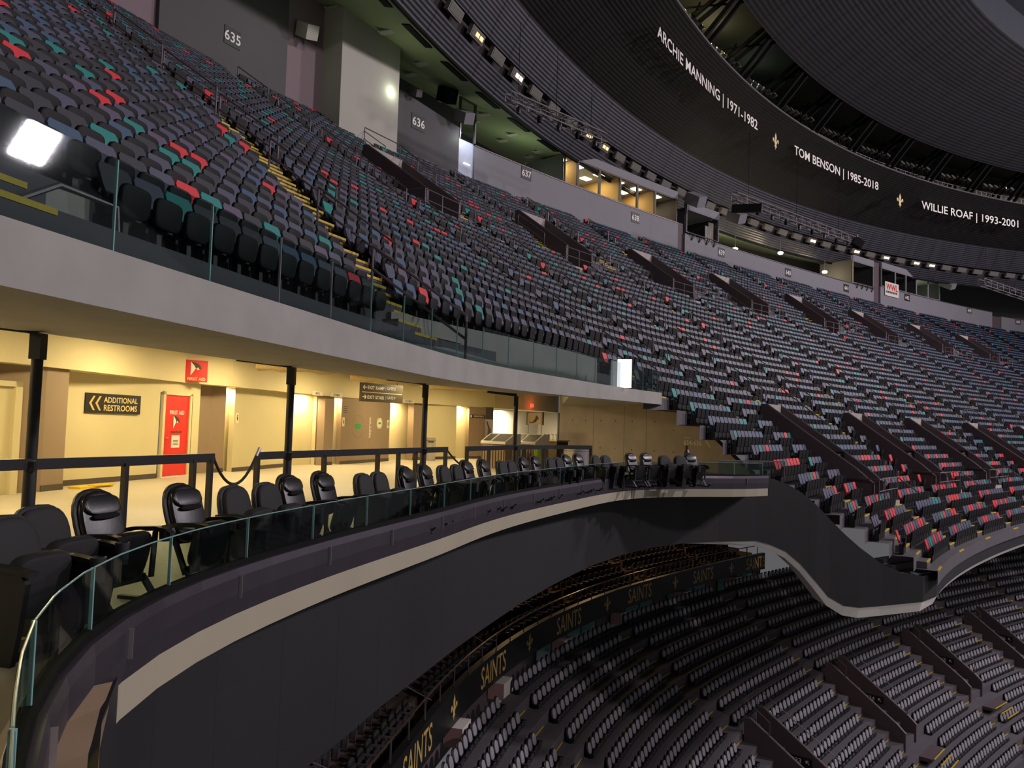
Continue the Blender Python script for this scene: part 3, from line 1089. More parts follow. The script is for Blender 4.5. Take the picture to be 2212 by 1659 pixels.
m = MB()
uu = [0]
for a, b in zip(vt, vt[1:]):
    uu.append(uu[-1] + math.hypot(b.x - a.x, b.y - a.y))
n = len(vt)
uv = [(u, p.z) for u, p in zip(uu, vt)] + [(u, p.z) for u, p in zip(uu, vb)]
m.mi = 0
m.strip(vt, vb, uv)
m.mi = 1
bt = [p - vnorm(vt, i) * .22 for i, p in enumerate(vt)]
bb = [p - vnorm(vb, i) * .22 for i, p in enumerate(vb)]
m.strip(bt, vt)
m.strip(vb, bb)
m.strip(bb, bt)
vbo = m.build('video_board', [M_led, M_gloss])
tag(vbo, 'long dark video board sweeping along the balcony front in an S', 'video board')
# white lip under the board
m = MB()
A, Bq = [], []
for i, p in enumerate(vb):
    w = float(np.interp(i, [19, 21, 24, 26, 28, 31, 33, 60], [0.02, .18, .26, .33, .38, .36, .2, .2]))
    if i >= 19:
        A.append(p - vnorm(vb, i) * .03 - Vector((0, 0, .005)))
        Bq.append(p - vnorm(vb, i) * .12 - Vector((0, 0, w)))
m.strip(A, Bq)
m.strip(Bq, [p - vnorm(Bq, i) * .6 + Vector((0, 0, .1)) for i, p in enumerate(Bq)])
struct(m.build('trim_balcony_lip', M_white))
# plywood ledge between kerb and board, and the low bowl's coping
ko = offs(G, .083)
m = MB()
g2 = [Vector((p.x, p.y, .045)) for p in ko]
v2 = [Vector((p.x, p.y, p.z - .03)) for p in vt[:22]]
a1, b1 = resample(g2, 90), resample([v2[0]] + v2, 90)
# pair each kerb point with the nearest board point
pairs = []
for p in g2:
    q = min(resample(v2, 200), key=lambda q: (Vector((q.x, q.y, 0)) - Vector((p.x, p.y, 0))).length)
    pairs.append((p, q))
m.strip([p for p, q in pairs], [q for p, q in pairs])
lg = struct(m.build('trim_ledge', M_ply))
m = MB()
for i in range(4, len(pairs) - 8, 6):
    p, q = pairs[i]
    m.bar(p + Vector((0, 0, .004)), q + Vector((0, 0, .03)), .012, .006)
m.build('ledge_joint', M_textd, lg)
m = MB()
A = [p - vnorm(vt, i) * .21 + Vector((0, 0, .012)) for i, p in enumerate(vt)][31:]
m.strip([p - vnorm(A, i) * .4 + Vector((0, 0, .05)) for i, p in enumerate(A)], A)
struct(m.build('trim_coping', mat('pale_metal_coping', '#9fb0b0', .3, metal=.6)))
# back of the void under the platform (hidden slab so the platform is solid)
m = MB()
m.strip([p - vnorm(vb, i) * .22 + Vector((0, 0, .02)) for i, p in enumerate(vb)][:22], [Vector((p.x, p.y, 0)) - vnorm(vb, i) * 7.0 + Vector((0, 0, -2.2)) for i, p in enumerate(vb)][:22])
struct(m.build('ceiling_suites', M_olive))

# glass panels of the platform balustrade
cum = [0]
for a, b in zip(G, G[1:]):
    cum.append(cum[-1] + (b - a).length)


def gpt(q):
    return Vector([float(np.interp(q, cum, [p[i] for p in G])) for i in range(3)])


s_near = min(range(len(G)), key=lambda i: (G[i] - Vector((-2.02, 3.33, 0))).length)
q = cum[s_near]
qs = [q - 2.6, q - 1.3, q]
while qs[-1] + 1.25 < cum[-1] - .1:
    qs.append(qs[-1] + 1.25)
for i, (a, b) in enumerate(zip(qs, qs[1:])):
    pts = [gpt(a + (b - a) * (.006 + .988 * k / 8)) for k in range(9)]
    lab = ['thick glass panel seen edge-on at the near left corner', 'curved glass panel beside the thick edge-on panel'][i] if i < 2 else \
        'balustrade glass panel, %s along the kerb from the near left corner' % ordinal(i + 1)
    if i == 0:
        lab = 'glass panel nearest the camera, below the lens'
    elif i == 1:
        lab = 'thick glass panel seen edge-on at the near left corner'
    t = thing('glass_barrier', lab, 'glass panel', pts[4] + Vector((0, 0, .3)), group='platform balustrade glass')
    inv = -t.location
    m = MB()
    m.loft([[p + inv + vnorm(pts, k) * o + Vector((0, 0, z)) for o, z in ((-.008, .29), (-.008, .66), (.008, .66), (.008, .29))] for k, p in enumerate(pts)])
    m.build('pane', M_glassb, t)
    m = MB()
    m.tube([p + inv + Vector((0, 0, .662)) for p in pts], .0055, 6)
    m.build('top_edge', M_edge, t)
    m = MB()
    m.bar(pts[-1] + inv + Vector((0, 0, .29)), pts[-1] + inv + Vector((0, 0, .665)), .012, .02, up=(1, 0, 0))
    m.build('side_edge', M_edge, t)

# balcony glass above, on the slab
ST = [Vector((p.x, p.y, p.z)) for p in SLABTOP]
cs = [0]
for a, b in zip(ST, ST[1:]):
    cs.append(cs[-1] + (b - a).length)


def spt(q):
    return Vector([float(np.interp(q, cs, [p[i] for p in ST])) for i in range(3)])


q0 = cs[min(range(len(ST)), key=lambda i: (ST[i] - Vector((-3.3, 5.05, 2.8))).length)]
qs = [q0 - 2.6, q0 - 1.3, q0]
while qs[-1] + 1.27 < cs[-1] - 3.5:
    qs.append(qs[-1] + 1.27)
for i, (a, b) in enumerate(zip(qs, qs[1:])):
    pts = []
    for k in range(4):
        p = spt(a + (b - a) * (.006 + .988 * k / 3))
        pts.append(p)
    pts = [p - vnorm(pts, k) * .1 for k, p in enumerate(pts)]
    t = thing('balcony_glass', 'glass panel on the concrete balcony edge, %s from the left' % ordinal(i - 1) if i > 1 else ('glass panel on the balcony edge at the far left, %s' % ('off frame' if i == 0 else 'cut by the frame')),
              'glass panel', pts[1], group='balcony balustrade glass')
    inv = -t.location
    m = MB()
    m.loft([[p + inv + vnorm(pts, k) * o + Vector((0, 0, z)) for o, z in ((-.008, -.01), (-.008, .75), (.008, .75), (.008, -.01))] for k, p in enumerate(pts)])
    m.build('pane', M_glassd, t)
    m = MB()
    m.bar(pts[-1] + inv, pts[-1] + inv + Vector((0, 0, .752)), .016, .02, up=(1, 0, 0))
    m.build('side_edge', M_chrome if i in (4, 5) else M_edge, t)
# bright reflection in the balcony glass, put in as an added glowing panel
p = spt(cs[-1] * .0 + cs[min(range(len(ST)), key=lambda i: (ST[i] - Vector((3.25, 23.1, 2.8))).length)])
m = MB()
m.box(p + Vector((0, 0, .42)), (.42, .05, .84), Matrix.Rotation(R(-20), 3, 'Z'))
tag(m.build('glass_reflection', emis('glass_reflection_glow', '#fff7fa', 1.6)), 'glaring white upright panel near the right end of the balcony glass', 'light panel')  # no real light panel: added glowing box standing in for a reflection in the glass

# ---------------------------------------------------------------- platform posts and rails
RL = [(-6.2, 4.5), (-4.9, 7.57), (-4.36, 8.8), (-3.86, 10.3), (-3.56, 11.15), (-3.32, 11.82), (-2.55, 13.8), (-1.73, 15.78), (-1.33, 16.75), (-0.98, 17.6), (0.12, 20.19), (1.2, 21.7), (2.33, 22.53)]
for i, (x, y) in enumerate(POLE[1:]):
    t = thing('steel_post', ['black steel post under the slab, nearest the camera at left', 'black steel post under the slab, second from the left',
                             'black steel post under the slab, third from the left', 'black steel post under the slab, farthest, by the serving counter'][i], 'post', (x, y, 0), group='posts under the slab')
    m = MB()
    m.lathe([(.055, 1.0), (.055, 2.2), (.0, 2.2)], n=18)
    m.lathe([(.062, 0), (.062, 1.02), (.055, 1.06)], n=18)
    m.build('shaft', M_black, t, smooth=True)
    MB().box((.0, 0, 2.2), (.115, .12, .26)).build('head_bracket', M_black, t)
    m = MB()
    m.bar((0, 0, 2.36), (-.75, -.25, 2.42), .07, .08)
    m.build('head_beam', M_black, t)
    MB().lathe([(.12, 0), (.12, .015), (.06, .02)], n=16).build('base_plate', M_black, t)
    MB().box((.04, -.05, 1.0), (.07, .04, .1)).build('rail_clamp', M_black, t)
for i, (idx, posts, lab) in enumerate([((0, 1, 2, 3), [(-5.45, 6.3), (-4.32, 8.9), (-3.98, 9.95), (-3.88, 10.25)], 'black guard rail behind the near chairs, leftmost of three lengths'),
                                       ((4, 5, 6, 7, 8), [(-3.56, 11.15), (-2.98, 12.7), (-2.38, 14.25), (-2.1, 14.9), (-1.85, 15.5), (-1.36, 16.7)], 'black guard rail behind the middle chairs, between the two ropes'),
                                       ((9, 10, 11, 12), [(-0.96, 17.65), (-0.5, 18.75), (.35, 20.6), (.9, 21.3), (1.45, 21.95), (2.3, 22.5)], 'black guard rail in front of the serving counter, farthest of three lengths')]):
    pts = [Vector((*RL[k], 0)) for k in idx]
    t = thing('guard_rail', lab, 'guard rail', pts[0], group='platform guard rails')
    m = MB()
    m.loft([[p - pts[0] + vnorm(pts, k) * o + Vector((0, 0, z)) for o, z in ((-.025, .965), (-.025, 1.075), (.025, 1.075), (.025, .965))] for k, p in enumerate(pts)])
    m.build('top_rail', M_black, t)
    for x, y in posts:
        m = MB()
        m.bar(Vector((x, y, 0)) - pts[0], Vector((x, y, 1.0)) - pts[0], .075, .05, up=(.4, .9, 0))
        m.build('rail_post', M_black, t)
for a, b, sag, lab in [((-3.86, 10.32), (-3.56, 11.1), .36, 'black stanchion rope with steel hook, sagging by the first rail gap'), ((-1.33, 16.75), (-.82, 17.3), .5, 'black stanchion rope hanging at the far rail gap')]:
    t = thing('stanchion_rope', lab, 'rope', (*a, 0))
    A_, B_ = Vector((0, 0, 1.0)), Vector((b[0] - a[0], b[1] - a[1], 1.02 if sag < .4 else .62))
    pts = [A_.lerp(B_, k / 12) - Vector((0, 0, sag * (1 - (2 * k / 12 - 1) ** 2) if sag < .4 else .1 * math.sin(math.pi * k / 12))) for k in range(13)]
    MB().tube(pts, .02, 8).build('rope', M_cloth, t, smooth=True)
    MB().tube([pts[-1], pts[-1] + (pts[-1] - pts[-2]) * 1.0], .026, 8).build('hook_end', M_chrome, t, smooth=True)
    MB().tube([pts[0], pts[0] + (pts[0] - pts[1]) * .6], .024, 8).build('fixed_end', M_black, t, smooth=True)

# ---------------------------------------------------------------- platform chairs


def sq_outline(w, h, n=24, e=3.2, taper=0.0, topround=None):
    out = []
    for i in range(n):
        a = 2 * math.pi * i / n
        c, d = math.cos(a), math.sin(a)
        ee = e if d < 0 or topround is None else topround
        x = w / 2 * math.copysign(abs(c) ** (2 / ee), c)
        z = h / 2 * math.copysign(abs(d) ** (2 / ee), d)
        x *= 1 - taper * (0.5 - z / h)
        out.append((x, z))
    return out


def pad(mb, out, th, M, bev=.25, sag=0.0):
    """cushion: an outline in x/z swelling along y by th, placed by M"""
    rings = []
    for y, k in ((-.5, .86), (-.42, .95), (-.2, 1), (.2, 1), (.42, .95), (.5, .84)):
        rings.append([M @ Vector((x * k, y * th, z * k)) for x, z in out])
    mb.loft(rings)
    return mb


def TR(x, y, z, tilt=0.0, roll=0.0):
    return Matrix.Translation((x, y, z)) @ Matrix.Rotation(tilt, 4, 'X') @ Matrix.Rotation(roll, 4, 'Y')


def chair_a():
    t = thing('companion_chair', 'x', 'chair', (0, 0, 0), group='padded chairs with headrests along the kerb')
    tl = R(17)
    m = MB()
    pad(m, sq_outline(.5, .56, e=3.4, taper=.05, topround=2.5), .05, TR(0, -.235, .66, tl))
    m.build('back_shell', M_plast, t, smooth=True)
    m = MB()
    pad(m, sq_outline(.46, .52, e=3.6, taper=.05, topround=2.5), .07, TR(0, -.19, .665, tl))
    bc = m.build('back_cushion', M_leather, t, smooth=True)
    m = MB()
    pad(m, sq_outline(.40, .17, e=3.0), .05, TR(0, -.2, .80, tl + R(8)))
    m.build('headrest', M_leather, bc, smooth=True)
    m = MB()
    pad(m, sq_outline(.3, .05, e=2.4), .05, TR(0, -.158, .712, tl))
    m.build('headrest_recess', M_blk2, bc, smooth=True)
    m = MB()
    pad(m, sq_outline(.46, .42, e=4), .1, TR(0, .06, .40, R(-14)))
    m.build('seat', M_leather, t, smooth=True)
    for sx in (-1, 1):
        m = MB()
        pts = [(sx * .27, -.22, .56), (sx * .28, -.1, .585), (sx * .28, .12, .60), (sx * .28, .22, .585), (sx * .28, .27, .55)]
        m.loft([[Vector(p) + Vector((a, 0, b)) for a, b in ((-.032, -.018), (.032, -.018), (.032, .018), (-.032, .018))] for p in pts])
        ar = m.build('armrest', M_plast, t, smooth=False)
        if sx < 0:
            m = MB()
            m.lathe([(.045, .5), (.05, .59), (.042, .59), (.038, .52)], (sx * .28, .2, 0), 14)
            m.build('cup_holder', M_plast, ar, smooth=True)
        m = MB()
        m.bar((sx * .26, -.16, .58), (sx * .26, .02, .16), .02, .06, up=(1, 0, 0))
        m.bar((sx * .26, .12, .58), (sx * .26, .1, .2), .02, .05, up=(1, 0, 0))
        m.bar((sx * .26, .02, .2), (sx * .26, .16, .02), .02, .07, up=(1, 0, 0))
        m.build('side_frame', M_iron, t)
    m = MB()
    m.box((0, .03, .2), (.5, .05, .06))
    m.build('stretcher', M_iron, t)
    for sx in (-1, 1):
        m = MB()
        m.bar((sx * .26, -.2, .015), (sx * .26, .3, .015), .05, .03)
        m.bar((sx * .26, .26, .02), (sx * .26, .36, .1), .045, .02)
        m.build('foot', M_iron, t)
    m = MB()
    m.bar((.27, -.1, .56), (.05, .05, .5), .02, .025)
    m.build('recline_lever', M_iron, t)
    return t


def chair_b():
    t = thing('theatre_chair', 'x', 'chair', (0, 0, 0), group='plain padded chairs in pairs along the kerb')
    tl = R(13)
    m = MB()
    pad(m, sq_outline(.48, .62, e=4.2, taper=.0, topround=3.2), .07, TR(0, -.2, .56, tl))
    m.build('back_shell', M_dkgrey, t, smooth=True)
    m = MB()
    pad(m, sq_outline(.45, .58, e=4.4, topround=3.2), .07, TR(0, -.155, .565, tl))
    m.build('back_cushion', M_cloth, t, smooth=True)
    m = MB()
    pad(m, sq_outline(.45, .42, e=4.5), .11, TR(0, .05, .44, R(-10)))
    m.build('seat', M_cloth, t, smooth=True)
    for sx in (-1, 1):
        m = MB()
        pl = [(-.2, .0), (.16, .0), (.2, .2), (.24, .5), (.2, .55), (-.1, .57), (-.24, .54), (-.2, .3)]
        m.loft([[Vector((sx * .255 + o, y, z)) for y, z in pl] for o in (-.02, .02)])
        sp = m.build('side_panel', M_plast, t)
        m = MB()
        m.loft([[Vector((sx * .255 + a, y, z + b)) for a, b in ((-.04, -.015), (.04, -.015), (.04, .015), (-.04, .015))] for y, z in ((-.22, .575), (-.05, .59), (.16, .575), (.27, .56))])
        m.build('armrest', M_plast, sp)
        if sx < 0:
            m = MB()
            m.lathe([(.046, .43), (.052, .59), (.042, .592), (.038, .47)], (sx * .255, .28, 0), 14)
            m.build('cup_holder', M_dkgrey, sp, smooth=True)
            m = MB()
            m.lathe([(.0, .592), (.03, .592), (.03, .598), (.0, .598)], (sx * .255, .05, 0), 12)
            m.build('seat_number_disc', M_chrome, sp)
    m = MB()
    m.box((0, 0, .03), (.5, .2, .06))
    m.build('base', M_iron, t)
    return t


PA, PB = chair_a(), chair_b()
remember(PA)
remember(PB)
CH = [('B', -3.31, 5.18), ('B', -3.46, 5.81), ('A', -3.41, 6.49), ('A', -3.05, 7.3), ('B', -2.84, 8.06), ('B', -2.66, 8.55), ('A', -2.56, 9.04), ('A', -2.35, 9.75), ('B', -2.0, 10.59), ('B', -1.87, 11.07), ('A', -1.58, 11.58),
      ('A', -1.39, 12.4), ('B', -1.16, 13.3), ('B', -.97, 13.78), ('A', -.83, 14.15), ('A', -.55, 14.85), ('B', -.21, 15.75), ('B', -.03, 16.2), ('A', .22, 16.7), ('A', .5, 17.45), ('B', .88, 18.2), ('B', 1.1, 18.62),
      ('A', 1.3, 19.1), ('A', 1.66, 19.9), ('B', 2.2, 20.75), ('B', 2.52, 21.15), ('A', 3.28, 21.75), ('A', 3.78, 22.2), ('B', 4.36, 22.5), ('B', 4.86, 22.7), ('A', 5.2, 22.95)]
HG = [14] * 12 + [16, 17, 18, 19, 20, 21, 22, 23, 24, 25, 27, 30, 33, 36, 44, 50, 56, 60, 62]
na = nb = 0
CHLAB = {0: 'plain black chair cut by the left frame edge, beside the cup holder', 1: 'plain black chair at far left with cup-holder side panel before the thick glass',
         2: 'black headrest chair first along the kerb, its arm reaching right over the glass', 3: 'black headrest chair second along the kerb, in front of the red door'}
for i, (k, x, y) in enumerate(CH):
    h = R(HG[i])
    f = Vector((math.cos(h), -math.sin(h), 0))
    off = .30 if k == 'A' else .27
    p = Vector((x, y, 0)) + f * off
    src = PA if k == 'A' else PB
    if k == 'A':
        na += 1
        lab = 'black headrest chair, %s of its kind along the kerb from the left' % ordinal(na)
    else:
        nb += 1
        lab = 'plain black padded chair, %s of its kind along the kerb from the left' % ordinal(nb)
    lab = CHLAB.get(i, lab)
    rz = math.atan2(-math.cos(h), -math.sin(h))
    first = (k == 'A' and na == 1) or (k == 'B' and nb == 1)
    if first:
        src.location, src.rotation_euler = p, (0, 0, rz)
        src['label'] = lab
    else:
        dup(src, lab, p, rz)
# a dark bottle-like object standing behind the last plain chairs
m = MB()
m.lathe([(.09, 0), (.09, .9), (.05, 1.0), (.05, 1.12), (0, 1.12)], (5.6, 25.0, 0), 12)
tag(m.build('fire_extinguisher', mat('dull_red_enamel', '#3a1416', .4)), 'dark narrow cylinder behind the last chairs by the concrete wall', 'extinguisher')

# low end fence with a glass infill at the platform's right end
t = thing('end_guard', 'low metal-framed glass guard at the right end of the platform', 'guard', (7.4, 27.0, 0))
m = MB()
for a, b in (((-.3, -.2, .1), (-.3, -.2, .62)), ((-.3, -.2, .62), (2.2, .6, .62)), ((2.2, .6, .62), (2.2, .6, .05))):
    m.bar(a, b, .04, .04)
m.build('frame', M_rail, t)
MB().loft([[Vector((x, y, z)) for x, y, z in q] for q in (((-.28, -.2, .12), (2.18, .6, .12), (2.18, .6, .6), (-.28, -.2, .6)), ((-.28, -.19, .12), (2.18, .61, .12), (2.18, .61, .6), (-.28, -.19, .6)))]).build('pane', M_glassb, t)

# ---------------------------------------------------------------- things in the concourse


def can(label, loc, r, hh, green=False):
    t = thing('trash_can', label, 'trash can', loc)
    m = MB()
    m.lathe([(r * .92, 0), (r * .92, .05), (r, .06), (r, hh * .93), (r * 1.04, hh * .94), (r * 1.04, hh), (r * .8, hh), (r * .78, hh - .06), (0, hh - .06)], n=28)
    m.build('drum', M_chrome, t, smooth=True)
    m = MB()
    m.lathe([(r * 1.012, hh * .86), (r * 1.012, hh * .88), (r, hh * .88)], n=28, caps=False)
    m.build('hoop', M_rail, t)
    if green:
        m = MB()
        an = [math.atan2(-loc[1], -loc[0]) + R(q) for q in range(-62, 30, 8)]
        m.strip([(r * 1.01 * math.cos(a), r * 1.01 * math.sin(a), .30) for a in an], [(r * 1.01 * math.cos(a), r * 1.01 * math.sin(a), .56) for a in an])
        m.build('recycling_label', M_mapg, t)
        m = MB()
        for k in range(4):
            a = an[5] + R(k * 4)
            m.box((r * 1.02 * math.cos(a), r * 1.02 * math.sin(a), .43), (.02, .03, .06), Matrix.Rotation(a, 3, 'Z'))
        m.build('label_print', M_textw, t)
    else:
        m = MB()
        for k in range(7):
            a = math.atan2(-loc[1], -loc[0]) + R(-30 + k * 10)
            m.box((r * 1.0 * math.cos(a), r * 1.0 * math.sin(a), hh * .82), (.008, .03, .07), Matrix.Rotation(a, 3, 'Z'))
        m.build('stencil_print', M_textd, t)
    return t


can('tall steel trash can against the cream wall behind the third post', (-3.35, 33.4, 0), .2, .98)
can('wide steel trash can with green label by the concrete wall', (2.15, 25.6, 0), .42, .95, True)
t = thing('wall_cabinet', 'tall grey cabinet with handset and cables beside the ELEVATOR wall', 'cabinet', (-1.0, 36.6, 0))
MB().box((0, 0, 1.2), (.36, .34, 1.3)).build('body', M_rail, t)
MB().box((.02, -.2, 1.25), (.14, .08, .3)).build('handset', M_black, t)
m = MB()
m.tube([(.0, -.2, 1.15), (.03, -.24, .9), (0, -.22, .62), (.03, -.2, 0)], .02, 6)
m.tube([(-.1, -.2, 1.75), (-.06, -.24, 1.6), (.02, -.22, 1.4)], .03, 6)
m.build('cable', M_black, t)
for i, (x, y, lab) in enumerate([(-.35, 29.0, 'serving unit with sloped glass top, left of the far post'), (.75, 30.2, 'serving unit with sloped glass top, right of the far post')]):
    t = thing('serving_unit', lab, 'serving counter', (x, y, 0), R(-42), group='sloped serving units')
    m = MB()
    m.box((0, 0, .44), (1.2, .8, .88))
    m.build('body', M_brown, t)
    m = MB()
    for k in range(9):
        m.box((-.55 + k * .137, -.405, .45), (.03, .02, .8))
    m.build('front_slats', M_signb, t)
    m = MB()
    m.loft([[Vector((sx, y_, z)) for y_, z in ((-.42, .9), (.42, .9), (.42, 1.28), (.1, 1.28), (-.42, .98))] for sx in (-.62, .62)])
    hd = m.build('hood', M_white, t)
    for a, b in ((-.55, -.18), (-.08, .55)):
        m = MB()
        m.add([(a, -.38, 1.015), (b, -.38, 1.015), (b, .06, 1.27), (a, .06, 1.27)], [(0, 1, 2, 3)])
        m.build('hood_window', M_sign, hd)
t = thing('drinks_counter', 'service counter with taps under the menu board', 'counter', (1.75, 33.5, 0), R(-55))
MB().box((0, 0, .5), (1.5, .6, 1.0)).build('body', M_signb, t)
MB().box((0, 0, 1.02), (1.6, .7, .05)).build('top', M_chrome, t)
m = MB()
for k in range(4):
    m.tube([(-.4 + k * .25, 0, 1.05), (-.4 + k * .25, 0, 1.25), (-.4 + k * .25, -.1, 1.28)], .018, 6)
m.build('tap', M_chrome, t)
t = thing('green_bag_stack', 'green plastic sacks piled between the counter legs', 'sacks', (1.0, 27.2, 0))
M_bag = mat('green_plastic_film', '#6f8a2c', .3, var=.5, scale=9)
m = MB()
random.seed(5)
m.loft([[Vector((.17 * math.cos(a) * (1 + .2 * random.random()), .14 * math.sin(a) * (1 + .2 * random.random()), z)) for a in np.linspace(0, 2 * math.pi, 11)[:-1]] for z in (0, .3, .6, .85, .95)])
m.build('sack', M_bag, t, smooth=True)
t = thing('menu_board', 'hanging menu board with dark animal silhouette over the serving counter', 'menu board', (1.1, 36.0, 1.95), R(-55))
MB().box((0, 0, 0), (1.15, .06, .52)).build('board', M_brown, t)
m = MB()
for a in (-.575, .575):
    m.box((a, 0, 0), (.08, .09, .58))
m.build('board_end', M_rail, t)
m = MB()
sil = [(-.4, -.18), (-.3, -.2), (-.1, -.14), (.05, -.02), (.12, .12), (.2, .17), (.3, .08), (.38, -.02), (.3, -.06), (.22, -.02), (.2, -.14), (.02, -.2), (-.2, -.24), (-.38, -.24), (-.42, -.05)]
m.add([Vector((x * .9, -.034, z * .9)) for x, z in sil], [tuple(range(len(sil)))])
m.build('silhouette', M_sign, t)
m = MB()
for a in (-.5, .5):
    m.tube([(a, 0, -.25), (a, 0, -.9)], .012, 6)
m.build('support', M_rail, t)
# ---------------------------------------------------------------- upper bowl: top walls, boxes, portals


def BM(s, u, z):
    """frame on the bowl: x to the right along the row, y up, z towards the field"""
    p = B(s, u, z)
    return frame_at(p, BH(s))


def wall_seg(name, s0, s1, z0, z1, u, mt, th=.3, z1b=None, slant=None):
    ss = np.linspace(s0, s1, max(2, int((s1 - s0) / 1.5) + 1))
    m = MB()
    rings = []
    for s in ss:
        zt = z1 if z1b is None else z1 + (z1b - z1) * (s - s0) / (s1 - s0)
        rings.append([B(s, u, z0), B(s, u, zt), B(s, u - th, zt), B(s, u - th, z0)])
    m.loft(rings)
    return struct(m.build(name, mt))


M_corr = ribbed('ribbed_dark_wall', '#55524f', .35, 0, 0, dark=.7, rough=.7, bump=.3)
wall_seg('wall_mauve_left', -22, 4.2, 17.9, 29, 0, M_pinkw)
wall_seg('wall_635', 4.2, 12.4, 17.9, 29, .25, M_dgrey)
wall_seg('wall_mauve', 12.4, 17.6, 17.9, 29, 0, M_pinkw)
m = MB()
m.loft([[B(s, u, z) for u, z in ((1.6, 17.4), (1.6, 26.9), (-1, 27.6), (-1, 17.4))] for s in (15.3, 17.5, 20.3)])
struct(m.build('wall_white', M_whitew))
wall_seg('wall_636', 20.3, 28.0, 17.9, 23.9, 0, M_dgrey, z1b=23.0)
wall_seg('wall_636_back', 20.0, 31.0, 17.9, 27, -3.2, M_dgrey)
wall_seg('wall_637', 29.7, 57.4, 17.9, 22.15, 0, M_greyw)
wall_seg('wall_639', 58.6, 99.3, 17.9, 21.35, 0, M_greyw, z1b=21.3)
wall_seg('wall_642', 101.1, 133.5, 17.9, 22.0, 0, M_greyw)
wall_seg('wall_644', 136.2, 165, 17.9, 21.6, 0, M_greyw)
for i, (s0, s1) in enumerate([(57.4, 58.6), (99.3, 101.1), (133.5, 136.2)]):
    wall_seg('wall_pilaster_%s' % 'abc'[i], s0, s1, 17.9, 22.4 if i == 0 else 25.2 if i == 1 else 21.5, -.25, M_vom)
m = MB()
for s0, s1, z in [(29.7, 57.4, 22.15), (58.6, 99.3, 21.35), (101.1, 133.5, 22.0)]:
    m.loft([[B(s, u, z + dz) for u, dz in ((.06, 0), (.06, .07), (-.36, .07), (-.36, 0))] for s in np.linspace(s0, s1, 20)])
struct(m.build('trim_parapet_cap', M_rail))
# pale lit doorway recess at the end of the 636 wall
m = MB()
m.loft([[B(s, u, z) for u, z in ((-.15, 17.9), (-.15, 22.3), (-.4, 22.3), (-.4, 17.9))] for s in (28.0, 29.7)])
struct(m.build('wall_pale_recess', mat('pale_blue_white_paint', '#c3c9dd', .6)))
area('recess_strip_lamp', B(28.7, .9, 23.0), B(28.9, -.2, 20.3), .5, 32, (.8, .86, 1.0))
wn = MB()
for s0, s1 in ((28.0, 28.12), (29.58, 29.7)):
    wn.loft([[B(s, u, z) for u, z in ((.05, 22.3), (.05, 25.9), (-.15, 25.9), (-.15, 22.3))] for s in (s0, s1)])
wn.loft([[B(s, u, z) for u, z in ((.05, 25.2), (.05, 25.9), (-.15, 25.9), (-.15, 25.2))] for s in (28.12, 29.58)])
wo = struct(wn.build('window_1', M_rail))
MB().loft([[B(s, u, z) for u, z in ((-.02, 22.3), (-.02, 25.2), (-.04, 25.2), (-.04, 22.3))] for s in (28.12, 29.58)]).build('window_pane', M_glassw, wo)
m = MB()
m.loft([[B(s, u, z) for u, z in ((.0, 20.55), (.0, 20.63), (-.1, 20.63), (-.1, 20.55))] for s in (28.6, 29.25)])
tag(m.build('door_plate', emis('white_strip_glow', '#ffffff', 1.0)), 'short white strip on the pale recess wall beside section 637', 'plate')

# section numbers on the walls
SPL = ['on dark grey wall at upper left', 'just right of the white wall', 'left of the lit boxes', 'below the lit boxes', 'below the white drape', 'under the right gallery lamps', 'left of the stone-patterned window', 'right of the red-lettered banner', 'right of the dark boxes', 'at the far right frame edge']
for n_, s, z, w, hh, u in [(635, 8.6, 21.15, 1.05, .95, .25), (636, 23.85, 22.0, 1.3, 1.05, 0), (637, 35.6, 21.65, 1.2, .95, 0), (638, 50.5, 21.3, 1.25, .95, 0), (639, 65.1, 20.6, 1.2, .95, 0), (640, 78.5, 20.5, 1.25, .95, 0),
                           (641, 92.1, 20.55, 1.3, .95, 0), (642, 108.5, 21.4, 1.5, .95, 0), (643, 126.7, 21.6, 1.5, .9, 0), (644, 141.0, 21.2, 1.5, .9, 0)]:
    p = B(s, u, z)
    t = thing('section_sign', 'black %d plate on the top wall, %s' % (n_, SPL[n_ - 635]), 'sign', p, group=None)
    Fq = Matrix.Translation(-p) @ BM(s, u, z)
    if n_ < 643:
        MB().prism([(-w / 2, -hh / 2), (w / 2, -hh / 2), (w / 2, hh / 2), (-w / 2, hh / 2)], Fq, .04).build('board', M_sign, t)
    else:
        MB().prism([(-w / 2, -hh / 2), (w / 2, -hh / 2), (w / 2, hh / 2), (-w / 2, hh / 2)], Fq, .04).build('board', M_dgrey, t)
    text(MB(), str(n_), Fq, height=hh * .56, lift=.05).build('numerals', M_textw, t)
# banner under the dark boxes
p = B(104.0, .1, 21.9)
t = thing('station_banner', 'white banner with red letters hung on the wall beside the dark pillar', 'banner', p)
Fq = Matrix.Translation(-p) @ BM(104.0, .1, 21.9)
MB().prism([(-1.9, -.95), (1.9, -.95), (1.9, .95), (-1.9, .95)], Fq, .03).build('sheet', M_white, t)
text(MB(), 'wwl', Fq @ Matrix.Translation((0, .28, 0)), width=3.2, lift=.04).build('lettering', M_red, t)
m = MB()
for i in range(7):
    m.prism([(-1.6 + i * .45, -.55), (-1.25 + i * .45, -.55), (-1.25 + i * .45, -.28), (-1.6 + i * .45, -.28)], Fq, .04)
m.build('small_print', M_textd, t)

